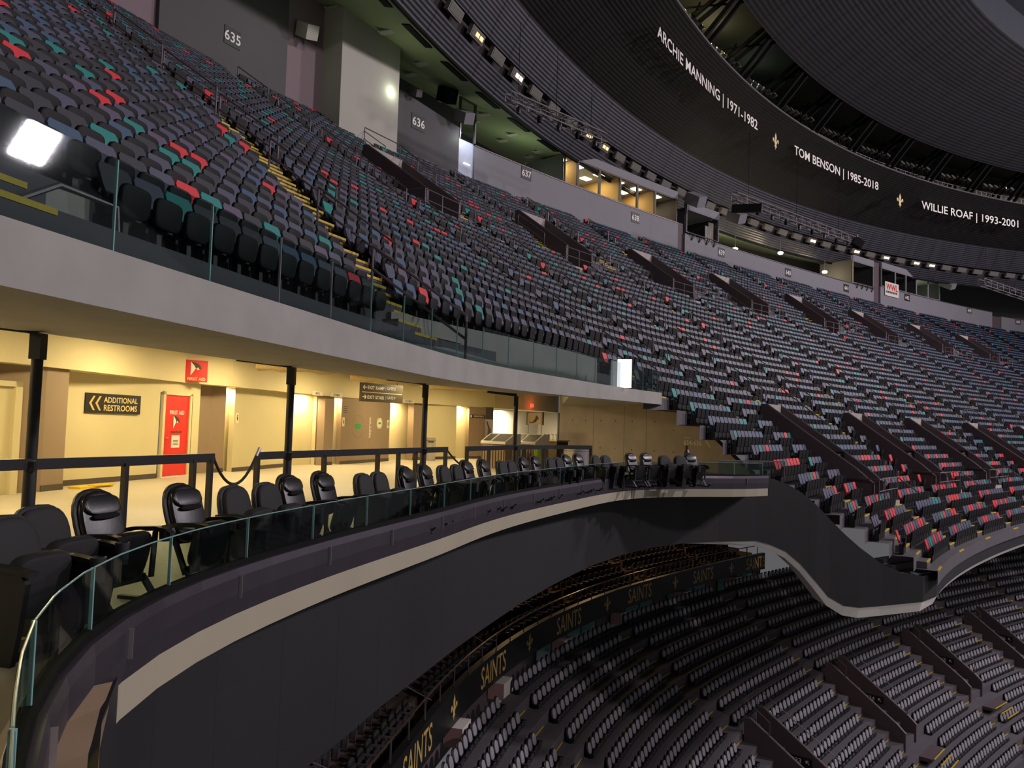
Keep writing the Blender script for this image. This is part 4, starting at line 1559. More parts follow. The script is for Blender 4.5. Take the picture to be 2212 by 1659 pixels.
# speaker boxes and lamps on the walls
for lab, s, z, u, sz, mt in [('pale slanted loudspeaker box beside the 635 wall', 13.2, 23.5, .9, (1.0, .8, .8), M_whitew), ('small grey loudspeaker box above the 636 sign', 23.0, 23.75, .45, (.9, .5, .5), M_rail),
                             ('grey slanted loudspeaker box at the right end of the 636 wall', 27.6, 23.5, .8, (1.2, .9, .8), M_greyw), ('black loudspeaker on a bracket above the 636 wall', 26.4, 24.8, .2, (1.2, .9, 1.0), M_blk2),
                             ('grey slanted box hung at the right end of the lit boxes', 58.6, 24.6, 1.2, (1.7, 1.2, 1.1), M_greyw), ('grey slanted box hung above the white draped window', 66.0, 24.4, 1.2, (1.7, 1.2, 1.0), M_greyw),
                             ('small pale box hung at the right end of the dark boxes', 118.0, 24.4, 1.0, (2.2, 1.2, .8), M_greyw)]:
    p = B(s, u, z)
    t = thing('loudspeaker_box', lab, 'loudspeaker', p, rz=-BH(s))
    m = MB()
    m.box((0, 0, 0), sz, Matrix.Rotation(R(28), 3, 'Y') @ Matrix.Rotation(R(15), 3, 'X'))
    m.build('cabinet', mt, t)
    m = MB()
    m.bar((0, 0, .1), (-u * .9, 0, .25), .08, .08)
    m.build('bracket', M_rail, t)

# glazed boxes above the parapets
nwin = [1]


def box_room(nm, s0, s1, z0, z1, mull, lit, roomcol, depth=4.5):
    m = MB()
    m.loft([[B(s, u, z) for u, z in ((-depth, z0 - .7), (-depth, z1 + .3), (-depth - .1, z1 + .3), (-depth - .1, z0 - .7))] for s in np.linspace(s0, s1, 12)])
    struct(m.build('wall_box_back_' + nm, roomcol))
    m = MB()
    m.strip([B(s, -.1, z1 + .12) for s in np.linspace(s0, s1, 12)], [B(s, -depth, z1 + .12) for s in np.linspace(s0, s1, 12)])
    struct(m.build('ceiling_box_' + nm, M_whitew))
    m = MB()
    m.loft([[B(s, u, z) for u, z in ((.05, z1), (.05, z1 + .75), (-.3, z1 + .75), (-.3, z1))] for s in np.linspace(s0, s1, 12)])
    struct(m.build('trim_box_fascia_' + nm, M_greyw))
    for a in mull[1:-1:2] + [s0, s1]:
        m = MB()
        m.loft([[B(s, u, z) for u, z in ((-.2, z0 - .7), (-.2, z1 + .1), (-depth, z1 + .1), (-depth, z0 - .7))] for s in (a - .05, a + .05)])
        struct(m.build('wall_box_partition', M_dgrey if a in (s0, s1) else roomcol))
    for i, (a, b) in enumerate(zip(mull, mull[1:])):
        nwin[0] += 1
        m = MB()
        fr = .12
        for x0, x1, y0, y1 in ((a, a + fr, z0, z1), (b - fr, b, z0, z1), (a + fr, b - fr, z0, z0 + .08), (a + fr, b - fr, z1 - .1, z1)):
            m.loft([[B(s, u, z) for u, z in ((.02, y0), (.02, y1), (-.14, y1), (-.14, y0))] for s in (x0, x1)])
        w = struct(m.build('window_%d' % nwin[0], M_signb if lit else M_greyw))
        MB().loft([[B(s, u, z) for u, z in ((-.05, z0), (-.05, z1), (-.065, z1), (-.065, z0))] for s in (a + fr, b - fr)]).build('window_pane', M_glassw, w)
        if lit:
            sm = (a + b) / 2
            for j, du in enumerate((-1.3, -2.9)):
                p = B(sm, du, z1 + .09)
                f = thing('ceiling_light', 'square warm ceiling light inside the %s lit box, %s row' % (ordinal(i + 1), 'front' if j == 0 else 'rear'), 'ceiling light', p, rz=-BH(sm), group='ceiling lights in the lit boxes')
                MB().box((0, 0, 0), (.62, 1.0, .05)).build('diffuser', M_lampw, f)
            area('box_lamp', B(sm, -2.2, z1 - .02), B(sm, -2.2, z0 - 2), 1.2, 110, (1, .74, .36))


M_warmw = mat('tan_box_wall', '#b08f58', .7, var=.06)
box_room('lit', 40.4, 57.2, 22.2, 24.55, [40.4, 42.2, 45.2, 48.2, 50.8, 53.6, 57.2], True, M_warmw)
box_room('draped', 58.8, 64.6, 21.6, 24.0, [58.8, 64.6], False, M_dgrey)
box_room('stone', 93.8, 99.2, 21.5, 24.4, [93.8, 99.2], False, M_dgrey)
box_room('dark', 101.3, 118.0, 22.1, 24.6, [101.3, 105.2, 108.2, 111.2, 114.6, 118.0], False, M_dgrey)
# white drape standing in the box by section 639
m = MB()
random.seed(2)
cols = []
for i in range(14):
    s = 62.9 + i * .12
    cols.append([B(s, -.55 + .08 * math.sin(i * 1.9), 21.7 + j * .24) + Vector((0, 0, 0)) for j in range(9 if i > 4 else 7)])
for a, b in zip(cols, cols[1:]):
    k = min(len(a), len(b))
    m.strip(a[:k], b[:k])
tag(m.build('white_drape', mat('crumpled_white_sheet', '#d9cfd2', .8, var=.35, scale=2.2, bump=.6)), 'white bunched drape in the window beside section 639', 'drape')
# small bracketed shelf lights under the draped and stone windows
for lab, s0 in (('row of bracketed fittings under the draped window', 59.0), ('row of bracketed fittings under the stone-patterned window', 94.0)):
    t = thing('bracket_rail', lab, 'bracket rail', B(s0, .1, 21.5))
    o = -t.location
    m = MB()
    m.tube([B(s0, .3, 21.5) + o, B(s0 + 5, .3, 21.5) + o], .05, 6)
    m.build('rail', M_rail, t)
    for i in range(4):
        m = MB()
        m.bar(B(s0 + .5 + i * 1.3, .3, 21.5) + o, B(s0 + .7 + i * 1.3, .05, 20.9) + o, .08, .08)
        m.bar(B(s0 + 1.0 + i * 1.3, .3, 21.5) + o, B(s0 + .7 + i * 1.3, .05, 20.9) + o, .08, .08)
        m.build('bracket', M_signb, t)
# lamps in the open gallery of sections 639-640 and behind 644
for i, (s, u, z) in enumerate([(66.0, -2.5, 23.6), (69.5, -4.0, 22.9), (73.0, -3.5, 22.9), (80.5, -2.2, 23.5), (91.5, -2.6, 22.9)]):
    p = B(s, u, z)
    t = thing('gallery_lamp', 'bright round lamp in the open gallery above 639-640, %s from the left' % ordinal(i + 1), 'lamp', p, group='gallery lamps')
    MB().lathe([(0, -.2), (.25, -.15), (.33, 0), (.25, .12), (0, .16)], n=14).build('globe', M_lampw, t, smooth=True)
    MB().lathe([(.03, .14), (.03, 1.6)], n=6).build('stem', M_rail, t)
    point('gallery_lamp_light', p + Vector((0, 0, -.45)), 330, (1, .82, .42), .3)
p = B(141.5, -1.2, 23.6)
t = thing('gallery_lamp', 'yellow stacked lamp behind the far right parapet', 'lamp', p)
MB().box((0, 0, 0), (.7, .5, .9)).build('upper_lens', emis('yellow_lamp_glow', '#ffe94a', 5.0), t)
MB().box((0.2, 0, -1.0), (.6, .5, .7)).build('lower_lens', emis('yellow_lamp_glow_low', '#ffe94a', 3.0), t)
m = MB()
m.bar((0, .4, .6), (0, .4, -1.6), .1, .1)
m.build('stand', M_rail, t)

# ---------------------------------------------------------------- portals cut into the seating


def portal(kind, i, s0, w, sign=None):
    if kind == 'upper':
        ua, ub, lip = 6.3, 10.5, 1.15
        lab = 'maroon-walled seating portal with railed landing, upper row, %s from the left' % ordinal(i + 1)
    else:
        ua, ub, lip = 24.4, 28.6, 1.05
        lab = 'maroon-walled low seating portal, lower row, %s from the left' % ordinal(i + 1)
    zu = lambda u: 19 - .7 * u
    zf = zu(ub) - .25
    c = B(s0 + w / 2, ub, zf)
    t = thing('seating_portal', lab, 'portal', c, group='%s seating portals' % kind)
    o = -c
    th = .2
    for s in (s0, s0 + w):
        m = MB()
        prof = [(ua, zf - 1), (ua, zu(ua) + lip), (ua + .25, zu(ua) + lip), (ub, zu(ub) + lip + .15), (ub + (.0 if kind == 'upper' else .7), zu(ub) + (lip + .15 if kind == 'upper' else lip - .45)), (ub + (.0 if kind == 'upper' else .7), zf - 1)]
        a = [B(s, u, z) + o for u, z in prof]
        b = [B(s + th, u, z) + o for u, z in prof]
        m.loft([a, b])
        sw = m.build('side_wall', M_vom, t)
        m = MB()
        m.tube([(B(s + th / 2, u, z + .012) + o) for u, z in prof[2:5]], .03, 6)
        m.build('wall_cap', M_rail, sw)
        if sign and s != s0:
            um = ua + 2.6
            Fq = Matrix.Translation(o) @ Matrix.Translation(B(s - .02, um, zu(um) + .55))
            h = BH(s)
            n_ = Vector((-math.sin(h), -math.cos(h), 0))
            fx = Vector((math.cos(h), -math.sin(h), 0))
            Fq = Fq @ Matrix(((fx.x, 0, n_.x, 0), (fx.y, 0, n_.y, 0), (0, 1, 0, 0), (0, 0, 0, 1)))
            # keep lettering readable from the left: x runs towards the field
            bd = MB().prism([(-.62, -.22), (.62, -.22), (.62, .22), (-.62, .22)], Fq, .02).build('sign_board', M_sign, t)
            text(MB(), sign, Fq @ Matrix.Translation((-.14, 0, 0)), height=.26, lift=.026).build('numerals', M_textw, bd)
            MB().add([Fq @ Vector((.4 + (px * .7 - py * .7) * .3, (px * .7 + py * .7) * -.3, .026)) for px, py in ARROW], [tuple(range(9))]).build('arrow', M_textw, bd)
    m = MB()
    bz = zf + 2.2
    m.loft([[B(s, u, z) + o for u, z in ((ua + .3, bz), (ua + .3, zu(ua) + lip), (ua, zu(ua) + lip), (ua, bz))] for s in (s0 + th, s0 + w)])
    m.build('lintel', M_concp, t)
    m = MB()
    m.strip([B(s0 + th, ua + .3, bz) + o, B(s0 + w, ua + .3, bz) + o], [B(s0 + th, ua + .3, zf) + o, B(s0 + w, ua + .3, zf) + o])
    m.build('passage', M_concp, t)
    m = MB()
    sa, sb = (s0 - 1.6, s0 + w + 3.4) if kind == 'upper' else (s0 - .2, s0 + w + 2.2)
    m.loft([[B(s, u, z) + o for u, z in ((ua + .3, zf - .3), (ua + .3, zf), (ub + .9, zf), (ub + .9, zf - .3))] for s in (s0 + th, s0 + w)])
    m.loft([[B(s, u, z) + o for u, z in ((ub - .1, zf - .45), (ub - .1, zf + .02), (ub + 1.0, zf + .02), (ub + 1.0, zf - .45))] for s in np.linspace(sa, sb, 5)])
    m.build('landing', M_concp, t)
    # railing along the landing front
    fr = t
    for j, s in enumerate(np.linspace(sa + .1, sb - .1, 6 if kind == 'upper' else 4)):
        m = MB()
        m.tube([B(s, ub + .92, zf) + o, B(s, ub + .92, zf + 1.05) + o], .028, 6)
        m.build('rail_post', M_rail, fr)
    m = MB()
    for dz in (1.05, .55):
        pts = [B(s, ub + .92, zf + dz) + o for s in np.linspace(sa + .1, sb - .1, 6)]
        m.tube(pts, .028, 6)
    m.tube([B(sb - .1, ub + .92, zf + 1.05) + o, B(sb - .1, ub + 1.9, zf + .35) + o], .028, 6)
    m.tube([B(sa + .1, ub + .92, zf + 1.05) + o, B(sa + .1, ub - .2, zf + 1.1) + o], .028, 6)
    m.build('railing', M_rail, fr)
    # rail around the back of the opening
    m = MB()
    pts = [B(s0 + w + .1, ub - 1.6, zu(ub - 1.6) + 1.9) + o, B(s0 + w + .1, ua, zu(ua) + 2.1) + o, B(s0 + .1, ua, zu(ua) + 2.1) + o]
    m.tube(pts, .028, 6)
    for p in pts + [(pts[0] + pts[1]) / 2]:
        m.tube([p, p - Vector((0, 0, 1.0))], .024, 6)
    m.build('back_railing', M_rail, fr)
    m = MB()
    for j in range(4):
        u = ub + .4 + j * .36
        m.box(B(s0 - .9, u, zf - j * .25 + .012) + o, (1.1, .06, .03), Matrix.Rotation(-BH(s0), 3, 'Z') @ Matrix.Rotation(R(90), 3, 'Z'))
    m.build('step_nosing', M_yel, t)
    return t


for i, (s0, w) in enumerate(UV_):
    portal('upper', i, s0, w)
for i, (s0, w) in enumerate(LV_):
    portal('low', i, s0, w, ('637a', '638a', '639a')[i] if i < 3 else None)

# low concrete walls behind the balcony glass
for nm, pts, zt in [('left', [(-7.2, 3.4), (-6.0, 4.8), (-4.75, 6.9), (-4.35, 7.9)], 3.72), ('middle', [(-2.4, 15.3), (-1.3, 17.2), (-.2, 18.9), (1.2, 21.3), (2.0, 22.9), (2.6, 24.2)], 3.72)]:
    P = [Vector((x, y, 0)) for x, y in pts]
    m = MB()
    m.loft([[p + vnorm(P, k) * o + Vector((0, 0, z)) for o, z in ((.0, 2.7), (.0, zt), (-.18, zt), (-.18, 2.7))] for k, p in enumerate(P)])
    struct(m.build('wall_low_' + nm, M_concp))
# bent handrail fixed to the left low wall
t = thing('wall_handrail', 'bent metal handrail fixed to the low concrete wall behind the left glass', 'handrail', (-4.5, 6.6, 2.8))
o = -t.location
m = MB()
m.tube([Vector((-4.35, 6.2, 2.85)) + o, Vector((-4.35, 6.2, 3.1)) + o, Vector((-4.2, 7.1, 3.62)) + o, Vector((-4.0, 7.75, 3.6)) + o, Vector((-3.95, 7.8, 2.8)) + o], .03, 8)
m.build('rail', M_rail, t, smooth=True)

# ---------------------------------------------------------------- aisle steps and handrails
for i in range(len(AIS)):
    if i > 13:
        break
    c0 = ais_s(i, 16)
    t = thing('aisle_steps', 'concrete aisle steps with yellow nosings, %s aisle from the left' % ordinal(i + 1), 'steps', B(c0, 16, 7.8), group='aisle steps')
    o = -t.location
    m, y = MB(), MB()
    for k in range(1, 45):
        u = RUN * k
        s = ais_s(i, u)
        a, b = row_span(k)
        if not (a < s < b) or in_portal(s, u + .2, 0):
            continue
        if k > 32 and i < 3:
            continue
        if k == 32 and i < 2:
            pass
        hw = .55
        sc = (B(s + .5, u) - B(s - .5, u)).length
        q = hw / sc
        z = zrow(k)
        m.loft([[B(x, uu_, zz) + o for uu_, zz in ((u, z - .02), (u, z + .25), (u + .35, z + .25), (u + .35, z - .02))] for x in (s - q, s + q)])
        for uu_, zz in ((u + .35, z + .25), (u + RUN, z)):
            y.loft([[B(x, uu_ + du, zz + dz) + o for du, dz in ((-.05, .006), (.008, .006), (.008, -.05), (-.05, 0))] for x in (s - q, s + q)])
    m.build('steps', M_tread, t)
    y.build('nosings', M_yel, t)


def handrail(simple=False):
    t = thing('aisle_handrail', 'x', 'handrail', (0, 0, 0), group='aisle handrails')
    segs = [('post', [(0, 0, 0), (0, 0, .98)]), ('post', [(0, 2.14, -1.5), (0, 2.14, -.52)]), ('top_rail', [(0, 0, .98), (0, 2.14, -.52)]), ('mid_rail', [(0, 0, .5), (0, 2.14, -1.0)])]
    if simple:
        m = MB()
        for nme, p in segs:
            m.tube(p, .03, 4)
        m.build('frame', M_rail, t)
    else:
        for nme, p in segs:
            MB().tube(p, .028, 6).build(nme, M_rail, t)
    return t


HR, HRS = handrail(), handrail(True)
remember(HR)
remember(HRS)
used = {HR.name: False, HRS.name: False}
for i in range(14):
    cnt = 0
    for k in range(31, 2, -4):
        u = RUN * k - .9
        s = ais_s(i, u)
        if in_portal(s, u + 1, .2) or (i == 0 and k < 26):
            continue
        p = B(s, u, 19.15 - .7 * u)
        q = project(p)
        if not q or not (-60 < q[0] < 2260 and -60 < q[1] < 1700):
            continue
        cnt += 1
        src = HR if s < 30 else HRS
        lab = 'slanted aisle handrail, %s up from the bottom on the %s aisle from the left' % (ordinal(cnt), ordinal(i + 1))
        if not used[src.name]:
            used[src.name] = True
            src.location, src.rotation_euler = p, (0, 0, math.atan2(-math.cos(BH(s)), -math.sin(BH(s))))
            src['label'] = lab
        else:
            dup(src, lab, p, math.atan2(-math.cos(BH(s)), -math.sin(BH(s))))
# ---------------------------------------------------------------- upper seats
PROF_BACK = [(-.17, .40), (.17, .40), (.225, .62), (.24, .80), (.20, .86), (-.20, .86), (-.24, .80), (-.225, .62)]


def up_back():
    m = MB()
    M_ = lambda y: [Vector((x, y - .13 - (z - .4) * .3, z)) for x, z in PROF_BACK]
    m.loft([M_(-.02), M_(.02)])
    return m


def up_pan():
    m = MB()
    pad(m, sq_outline(.45, .34, n=16, e=4.5), .07, TR(0, .03, .46, R(-6)))
    return m


def up_frame():
    m = MB()
    out = [(-.22, .3), (-.04, .3), (-.04, 0), (.04, 0), (.04, .3), (.22, .3), (.22, .4), (-.22, .4)]
    m.loft([[Vector((x, y, z)) for x, z in out] for y in (-.14, -.06)])
    return m


SEATG = 'folding seats of the upper bowl'
t0 = thing('folding_chair', 'x', 'seat', (0, 0, 0), group=SEATG)
pb = up_back().build('backrest', SEATC['slate'], t0)
up_pan().build('seat_pan', M_pan, t0, smooth=True)
up_frame().build('support', M_iron, t0)
remember(t0)
backs = {}
for c in SEATC:
    me = pb.data.copy()
    me.materials.clear()
    me.materials.append(SEATC[c])
    backs[c] = me
rng = np.random.RandomState(11)
WT = {'up': ['charcoal'] * 36 + ['slate'] * 33 + ['blue'] * 13 + ['teal'] * 8 + ['red'] * 5 + ['mauve'] * 7,
      'mid': ['slate'] * 42 + ['blue'] * 34 + ['teal'] * 9 + ['red'] * 6 + ['charcoal'] * 9,
      'low': ['slate'] * 42 + ['red'] * 34 + ['mauve'] * 14 + ['blue'] * 6 + ['teal'] * 4,
      'far': ['slate'] * 45 + ['blue'] * 40 + ['charcoal'] * 10 + ['red'] * 3 + ['teal'] * 2}
ST2 = [Vector((p.x, p.y, 0)) for p in SLABTOP]


def behind_slab(p, dmin):
    best, sgn = 1e9, 0
    for a, b in zip(ST2, ST2[1:]):
        ab = b - a
        f = max(0, min(1, (Vector((p.x, p.y, 0)) - a).dot(ab) / ab.length_squared))
        w = Vector((p.x, p.y, 0)) - (a + ab * f)
        if w.length < best:
            best = w.length
            sgn = -(ab.x * w.y - ab.y * w.x)
    return sgn < 0 and best > dmin


seats = []
for k in range(0, 45):
    u = RUN * k + .34
    s, s1 = row_span(k)
    idx = [0] * (len(AIS) + 1)
    while s < s1:
        sc = (B(s + .4, u) - B(s - .4, u)).length / .8
        s += .53 / max(sc, .2)
        p = B(s, u, zrow(k))
        q = project(p + Vector((0, 0, .6)))
        if not q or q[0] < -40 or q[0] > 2250 or q[1] < -40 or q[1] > 1700:
            continue
        a_ = [ais_s(i, u) for i in range(len(AIS))]
        if min(abs(s - a) for a in a_) * sc < .78 or in_portal(s, u):
            continue
        if k >= 31 and (s < -19.9 or -12.0 < s < 4.6):
            continue
        if k >= 29 and s < 6 and not behind_slab(p, .75):
            continue
        sec = sum(1 for a in a_ if a < s)
        idx[sec] += 1
        zone = 'up' if (k <= 32 and s < 42) else 'far' if s > 60 and k < 33 else 'mid' if k < 38 else 'low'
        seats.append((q[2], k, s, u, p, sec, idx[sec], WT[zone][rng.randint(len(WT[zone]))]))
seats.sort(key=lambda a: a[0])
SECN = lambda sec: 'left of the first aisle' if sec == 0 else 'right of the %s aisle' % ordinal(sec)
firstseat = True
for d, k, s, u, p, sec, ix, col in seats[:300]:
    lab = '%s-backed dark folding seat, %s row above the balcony, %s %s' % (col, ordinal(33 - k), ordinal(ix), SECN(sec))
    rz = math.atan2(-math.cos(BH(s)), -math.sin(BH(s)))
    if firstseat:
        firstseat = False
        t0.location, t0.rotation_euler = p, (0, 0, rz)
        t0['label'] = lab
        pb.data = backs[col]
    else:
        dup(t0, lab, p, rz, swap={'backrest': backs[col]})


def mass(name, items, tmpl, mats, label, cat, group=None):
    """one object holding many far seats: tmpl = [(verts, faces, material slot or None)]"""
    V, Fq, MI = [], [], []
    off = 0
    for p, hd, slot in items:
        c, s_ = math.cos(hd), math.sin(hd)
        # local y -> (cos h, -sin h), local x -> (-sin h, -cos h)
        for vs, fs, ms in tmpl:
            a = np.array(vs)
            w = np.empty_like(a)
            w[:, 0] = p.x - a[:, 0] * s_ + a[:, 1] * c
            w[:, 1] = p.y - a[:, 0] * c - a[:, 1] * s_
            w[:, 2] = p.z + a[:, 2]
            V.append(w)
            for f in fs:
                Fq.append([i + off for i in f])
                MI.append(slot if ms is None else ms)
            off += len(a)
    me = bpy.data.meshes.new(name)
    me.from_pydata(np.concatenate(V).tolist(), [], Fq)
    for mt in mats:
        me.materials.append(mt)
    me.polygons.foreach_set('material_index', MI)
    me.update()
    o = bpy.data.objects.new(name, me)
    COL.objects.link(o)
    return tag(o, label, cat, group, 'stuff')


def tm(mb, slot):
    return (mb.v, mb.f, slot)


cols = list(SEATC)
lowpan = MB()
lowpan.box((0, .03, .46), (.44, .07, .34), Matrix.Rotation(R(-6), 3, 'X'))
lowfr = MB()
lowfr.box((0, -.06, .2), (.44, .16, .34))
lb = MB()
P6 = [(-.18, .42), (.18, .42), (.235, .76), (.2, .86), (-.2, .86), (-.235, .76)]
lb.loft([[Vector((x, y - .13 - (z - .4) * .3, z)) for x, z in P6] for y in (-.02, .02)])
mass('folding_chairs', [(p, BH(s), cols.index(c)) for d, k, s, u, p, sec, ix, c in seats[300:]], [tm(lb, None), tm(lowpan, len(cols)), tm(lowfr, len(cols) + 1)],
     [SEATC[c] for c in cols] + [M_pan, M_iron], 'thousands of distant folding seats filling the upper bowl in curved rows', 'seats')

# ---------------------------------------------------------------- lower bowl: lettered fascia, rail, suites, grey seats
ts = np.arange(6, 56.1, 1.0)
m = MB()
m.loft([[L_(t, v, z) for v, z in ((0, -8.25), (0, -7.1), (-.25, -7.1), (-.25, -8.25))] for t in ts])
fb = tag(m.build('lettered_fascia', M_saints), 'dark curved fascia board with gold lettering below the video board', 'fascia board')


def on_fascia(tc, zc, key=None, poly=None, k=1.0, name='lettering', mt=M_gold):
    fn = lambda x, y: L_(tc + x, .012, zc + y)
    m = MB()
    if key:
        text(m, key, None, height=k, fn=fn)
    else:
        m.add([fn(x * k, y * k) for x, y in poly], [tuple(range(len(poly)))])
    return m.build(name, mt, fb)


LT = [(9.6, 0), (12.7, 1), (16.4, 0), (20.35, 1), (24.3, 0)] and None
for tc in (6.2, 13.75, 21.9, 30.5, 38.9, 47.0, 54.6):
    on_fascia(tc, -7.66, key='saints', k=.80)
for tc in (9.8, 17.5, 26.0, 35.0, 43.25, 51.0):
    on_fascia(tc, -7.66, poly=[(px * 1.25, py) for px, py in FLEUR], k=.86, name='fleur_de_lis')
t = thing('suite_rail', 'thin metal guard rail along the top of the lettered fascia', 'guard rail', L_(30, -.12, -7.1))
o = -t.location
MB().tube([L_(q, -.12, -6.5) + o for q in ts], .032, 6).build('top_rail', mat('brass_toned_rail', '#6e5a48', .3, metal=.7), t)
for j, q in enumerate(np.arange(7, 56, 1.55)):
    m = MB()
    w = .12 if j % 5 == 0 else .06
    m.bar(L_(q, -.12, -7.1) + o, L_(q, -.12, -6.5) + o, w, .04, up=(1, 0, 0))
    m.build('rail_post', M_vom, t)
for j, q in enumerate((9.6, 15.3, 21.6, 27.5, 33.2, 38.6, 44.6, 51)):
    m = MB()
    m.tube([L_(q, -.1, -6.72), L_(q - 2.0, -1.6, -5.15)], .016, 5)
    tag(m.build('tension_rod', M_rail), 'thin slanting rod rising behind the fascia rail, %s from the left' % ordinal(j + 1), 'rod', 'rods behind the fascia rail')
# suite floor, its rows of dark seats and window band under the fascia
m = MB()
for r_ in range(6):
    v, z = -.3 - r_ * .9, -7.75 + r_ * .36
    m.strip([L_(q, v, z) for q in ts], [L_(q, v - .9, z) for q in ts])
    m.strip([L_(q, v - .9, z) for q in ts], [L_(q, v - .9, z + .36) for q in ts])
struct(m.build('floor_suite_terrace', mat('suite_carpet', '#4a3b34', .9, var=.2)))
m = MB()
m.strip([L_(q, -5.6, -6.2) for q in ts], [L_(q, -5.6, -2.2) for q in ts])
struct(m.build('wall_suite_back', mat('suite_back_wall', '#3a2c22', .8)))
for tq, pw in ((32, 60), (40, 90), (47, 90)):
    area('suite_lamp', L_(tq, -4.2, -3.2), L_(tq, -2.5, -7.5), 1.0, pw, (1, .6, .28))
m = MB()
m.strip([L_(q, -.35, -8.25) for q in ts], [L_(q, -.35, -9.35) for q in ts])
struct(m.build('wall_under_fascia', M_vom))
m = MB()
gl, fr_ = MB(), MB()
for q in np.arange(27.5, 55, 1.7):
    if int((q - 27.5) / 1.7) % 4 != 3:
        gl.strip([L_(q + .06, -.3, -8.35), L_(q + 1.64, -.3, -8.35)], [L_(q + .06, -.3, -9.15), L_(q + 1.64, -.3, -9.15)])
    fr_.bar(L_(q, -.3, -8.25), L_(q, -.3, -9.3), .08, .06, up=(1, 0, 0))
wb = struct(fr_.build('window_0', M_sign))
gl.build('window_panes', mat('teal_lit_glass', '#5e8a86', .25), wb)
for j, q in enumerate((17.4, 22.2, 29.2, 36.0, 43.7, 50.9)):
    t = thing('pier_block', 'pale block projecting under the lettered fascia, %s from the left' % ordinal(j + 1), 'pier', L_(q, 0, -9.0), group='pale piers under the fascia')
    o = -t.location
    m = MB()
    m.add([L_(q + a, v, z) + o for v, z in ((-.3, -8.28), (.35, -8.28), (.35, -8.9), (-.3, -8.9)) for a in (0,)] + [L_(q + .95, v, z) + o for v, z in ((-.3, -8.28), (.35, -8.28), (.35, -8.9), (-.3, -8.9))],
          [(0, 1, 2, 3), (7, 6, 5, 4), (1, 0, 4, 5), (2, 1, 5, 6), (3, 2, 6, 7)])
    m.build('block', M_white, t)
    MB().add([L_(q - .012, v, z) + o for v, z in ((-.3, -8.28), (.35, -8.28), (.35, -8.9), (-.3, -8.9))], [(0, 1, 2, 3)]).build('side_face', mat('dusty_pink_paint', '#a07a78', .7), t)
struct(MB().add([L_(54.6, -.3, -7), L_(54.6, -6, -7), L_(54.6, -6, -9.6), L_(54.6, -.3, -9.6)], [(0, 1, 2, 3)]).build('wall_suite_end', M_olive))


def suite_seat():
    t = thing('suite_chair', 'x', 'seat', (0, 0, 0), group='dark seats of the suite terrace')
    m = MB()
    pad(m, sq_outline(.48, .5, n=14, e=4, topround=2.6), .09, TR(0, -.14, .62, R(12)))
    m.build('backrest', M_cloth, t, smooth=True)
    m = MB()
    pad(m, sq_outline(.46, .4, n=12, e=4), .09, TR(0, .06, .45, R(-8)))
    m.build('seat_pan', M_cloth, t, smooth=True)
    for sx in (-.27, .27):
        m = MB()
        pl = [(-.15, .56), (-.06, .56), (-.06, 0), (.06, 0), (.06, .56), (.2, .56), (.2, .6), (-.15, .6)]
        m.loft([[Vector((sx + o, y, z)) for y, z in pl] for o in (-.02, .02)])
        m.build('armrest', M_rail, t)
    return t


SS = suite_seat()
remember(SS)
fs = True
for r_ in range(4):
    cnt = 0
    for q in np.arange(7.5, 54, .62):
        v, z = -.85 - r_ * .9, -7.75 + r_ * .36
        if int(q / .62) % 13 in (0, 1):
            continue
        p = L_(q, v, z)
        pq = project(p + Vector((0, 0, .8)))
        if not pq or pq[1] > 1700 or pq[0] < 650:
            continue
        cnt += 1
        if r_ > 1 and q < 24:
            continue
        lab = 'dark suite seat behind the lettered fascia, %s row from the rail, %s from left' % (ordinal(r_ + 1), ordinal(cnt))
        rz = math.atan2(-math.cos(LH(q)), -math.sin(LH(q)))
        if fs:
            fs = False
            SS.location, SS.rotation_euler = p, (0, 0, rz)
            SS['label'] = lab
        else:
            dup(SS, lab, p, rz)

# grey padded seats of the lower bowl
LA = [9.5, 22.0, 35.0, 48.4, 62.2, 73.5, 85, 97]
LVOM = [(35.4, 2.3), (48.75, 2.3), (62.6, 2.3), (74.0, 2.3), (86, 2.3)]


def low_portal(t_, v, pad_=.4):
    return any(a - pad_ < t_ < a + w + pad_ and 6.9 < v < 11.6 for a, w in LVOM) or any(a - .6 < t_ < a + w + 2.2 and 11.0 < v < 13.2 for a, w in LVOM)


def grey_seat():
    t = thing('padded_chair', 'x', 'seat', (0, 0, 0), group='grey padded seats of the lower bowl')
    m = MB()
    pad(m, sq_outline(.46, .56, n=16, e=4, topround=2.3), .05, TR(0, -.16, .64, R(13)))
    bk_ = m.build('backrest', M_plast, t, smooth=True)
    m = MB()
    pad(m, sq_outline(.38, .44, n=16, e=2.6, topround=2.1), .06, TR(0, -.115, .67, R(13)))
    m.build('back_pad', M_pad, bk_, smooth=True)
    m = MB()
    pad(m, sq_outline(.43, .36, n=12, e=4), .09, TR(0, .08, .42, R(-10)))
    sp_ = m.build('seat_pan', M_dkgrey, t, smooth=True)
    for sx in (-.25, .25):
        m = MB()
        pl = [(-.16, .54), (-.07, .54), (-.07, 0), (.03, 0), (.03, .54), (.14, .54), (.14, .58), (-.16, .58)]
        m.loft([[Vector((sx + o, y, z)) for y, z in pl] for o in (-.018, .018)])
        m.build('armrest', M_iron, t)
    return t


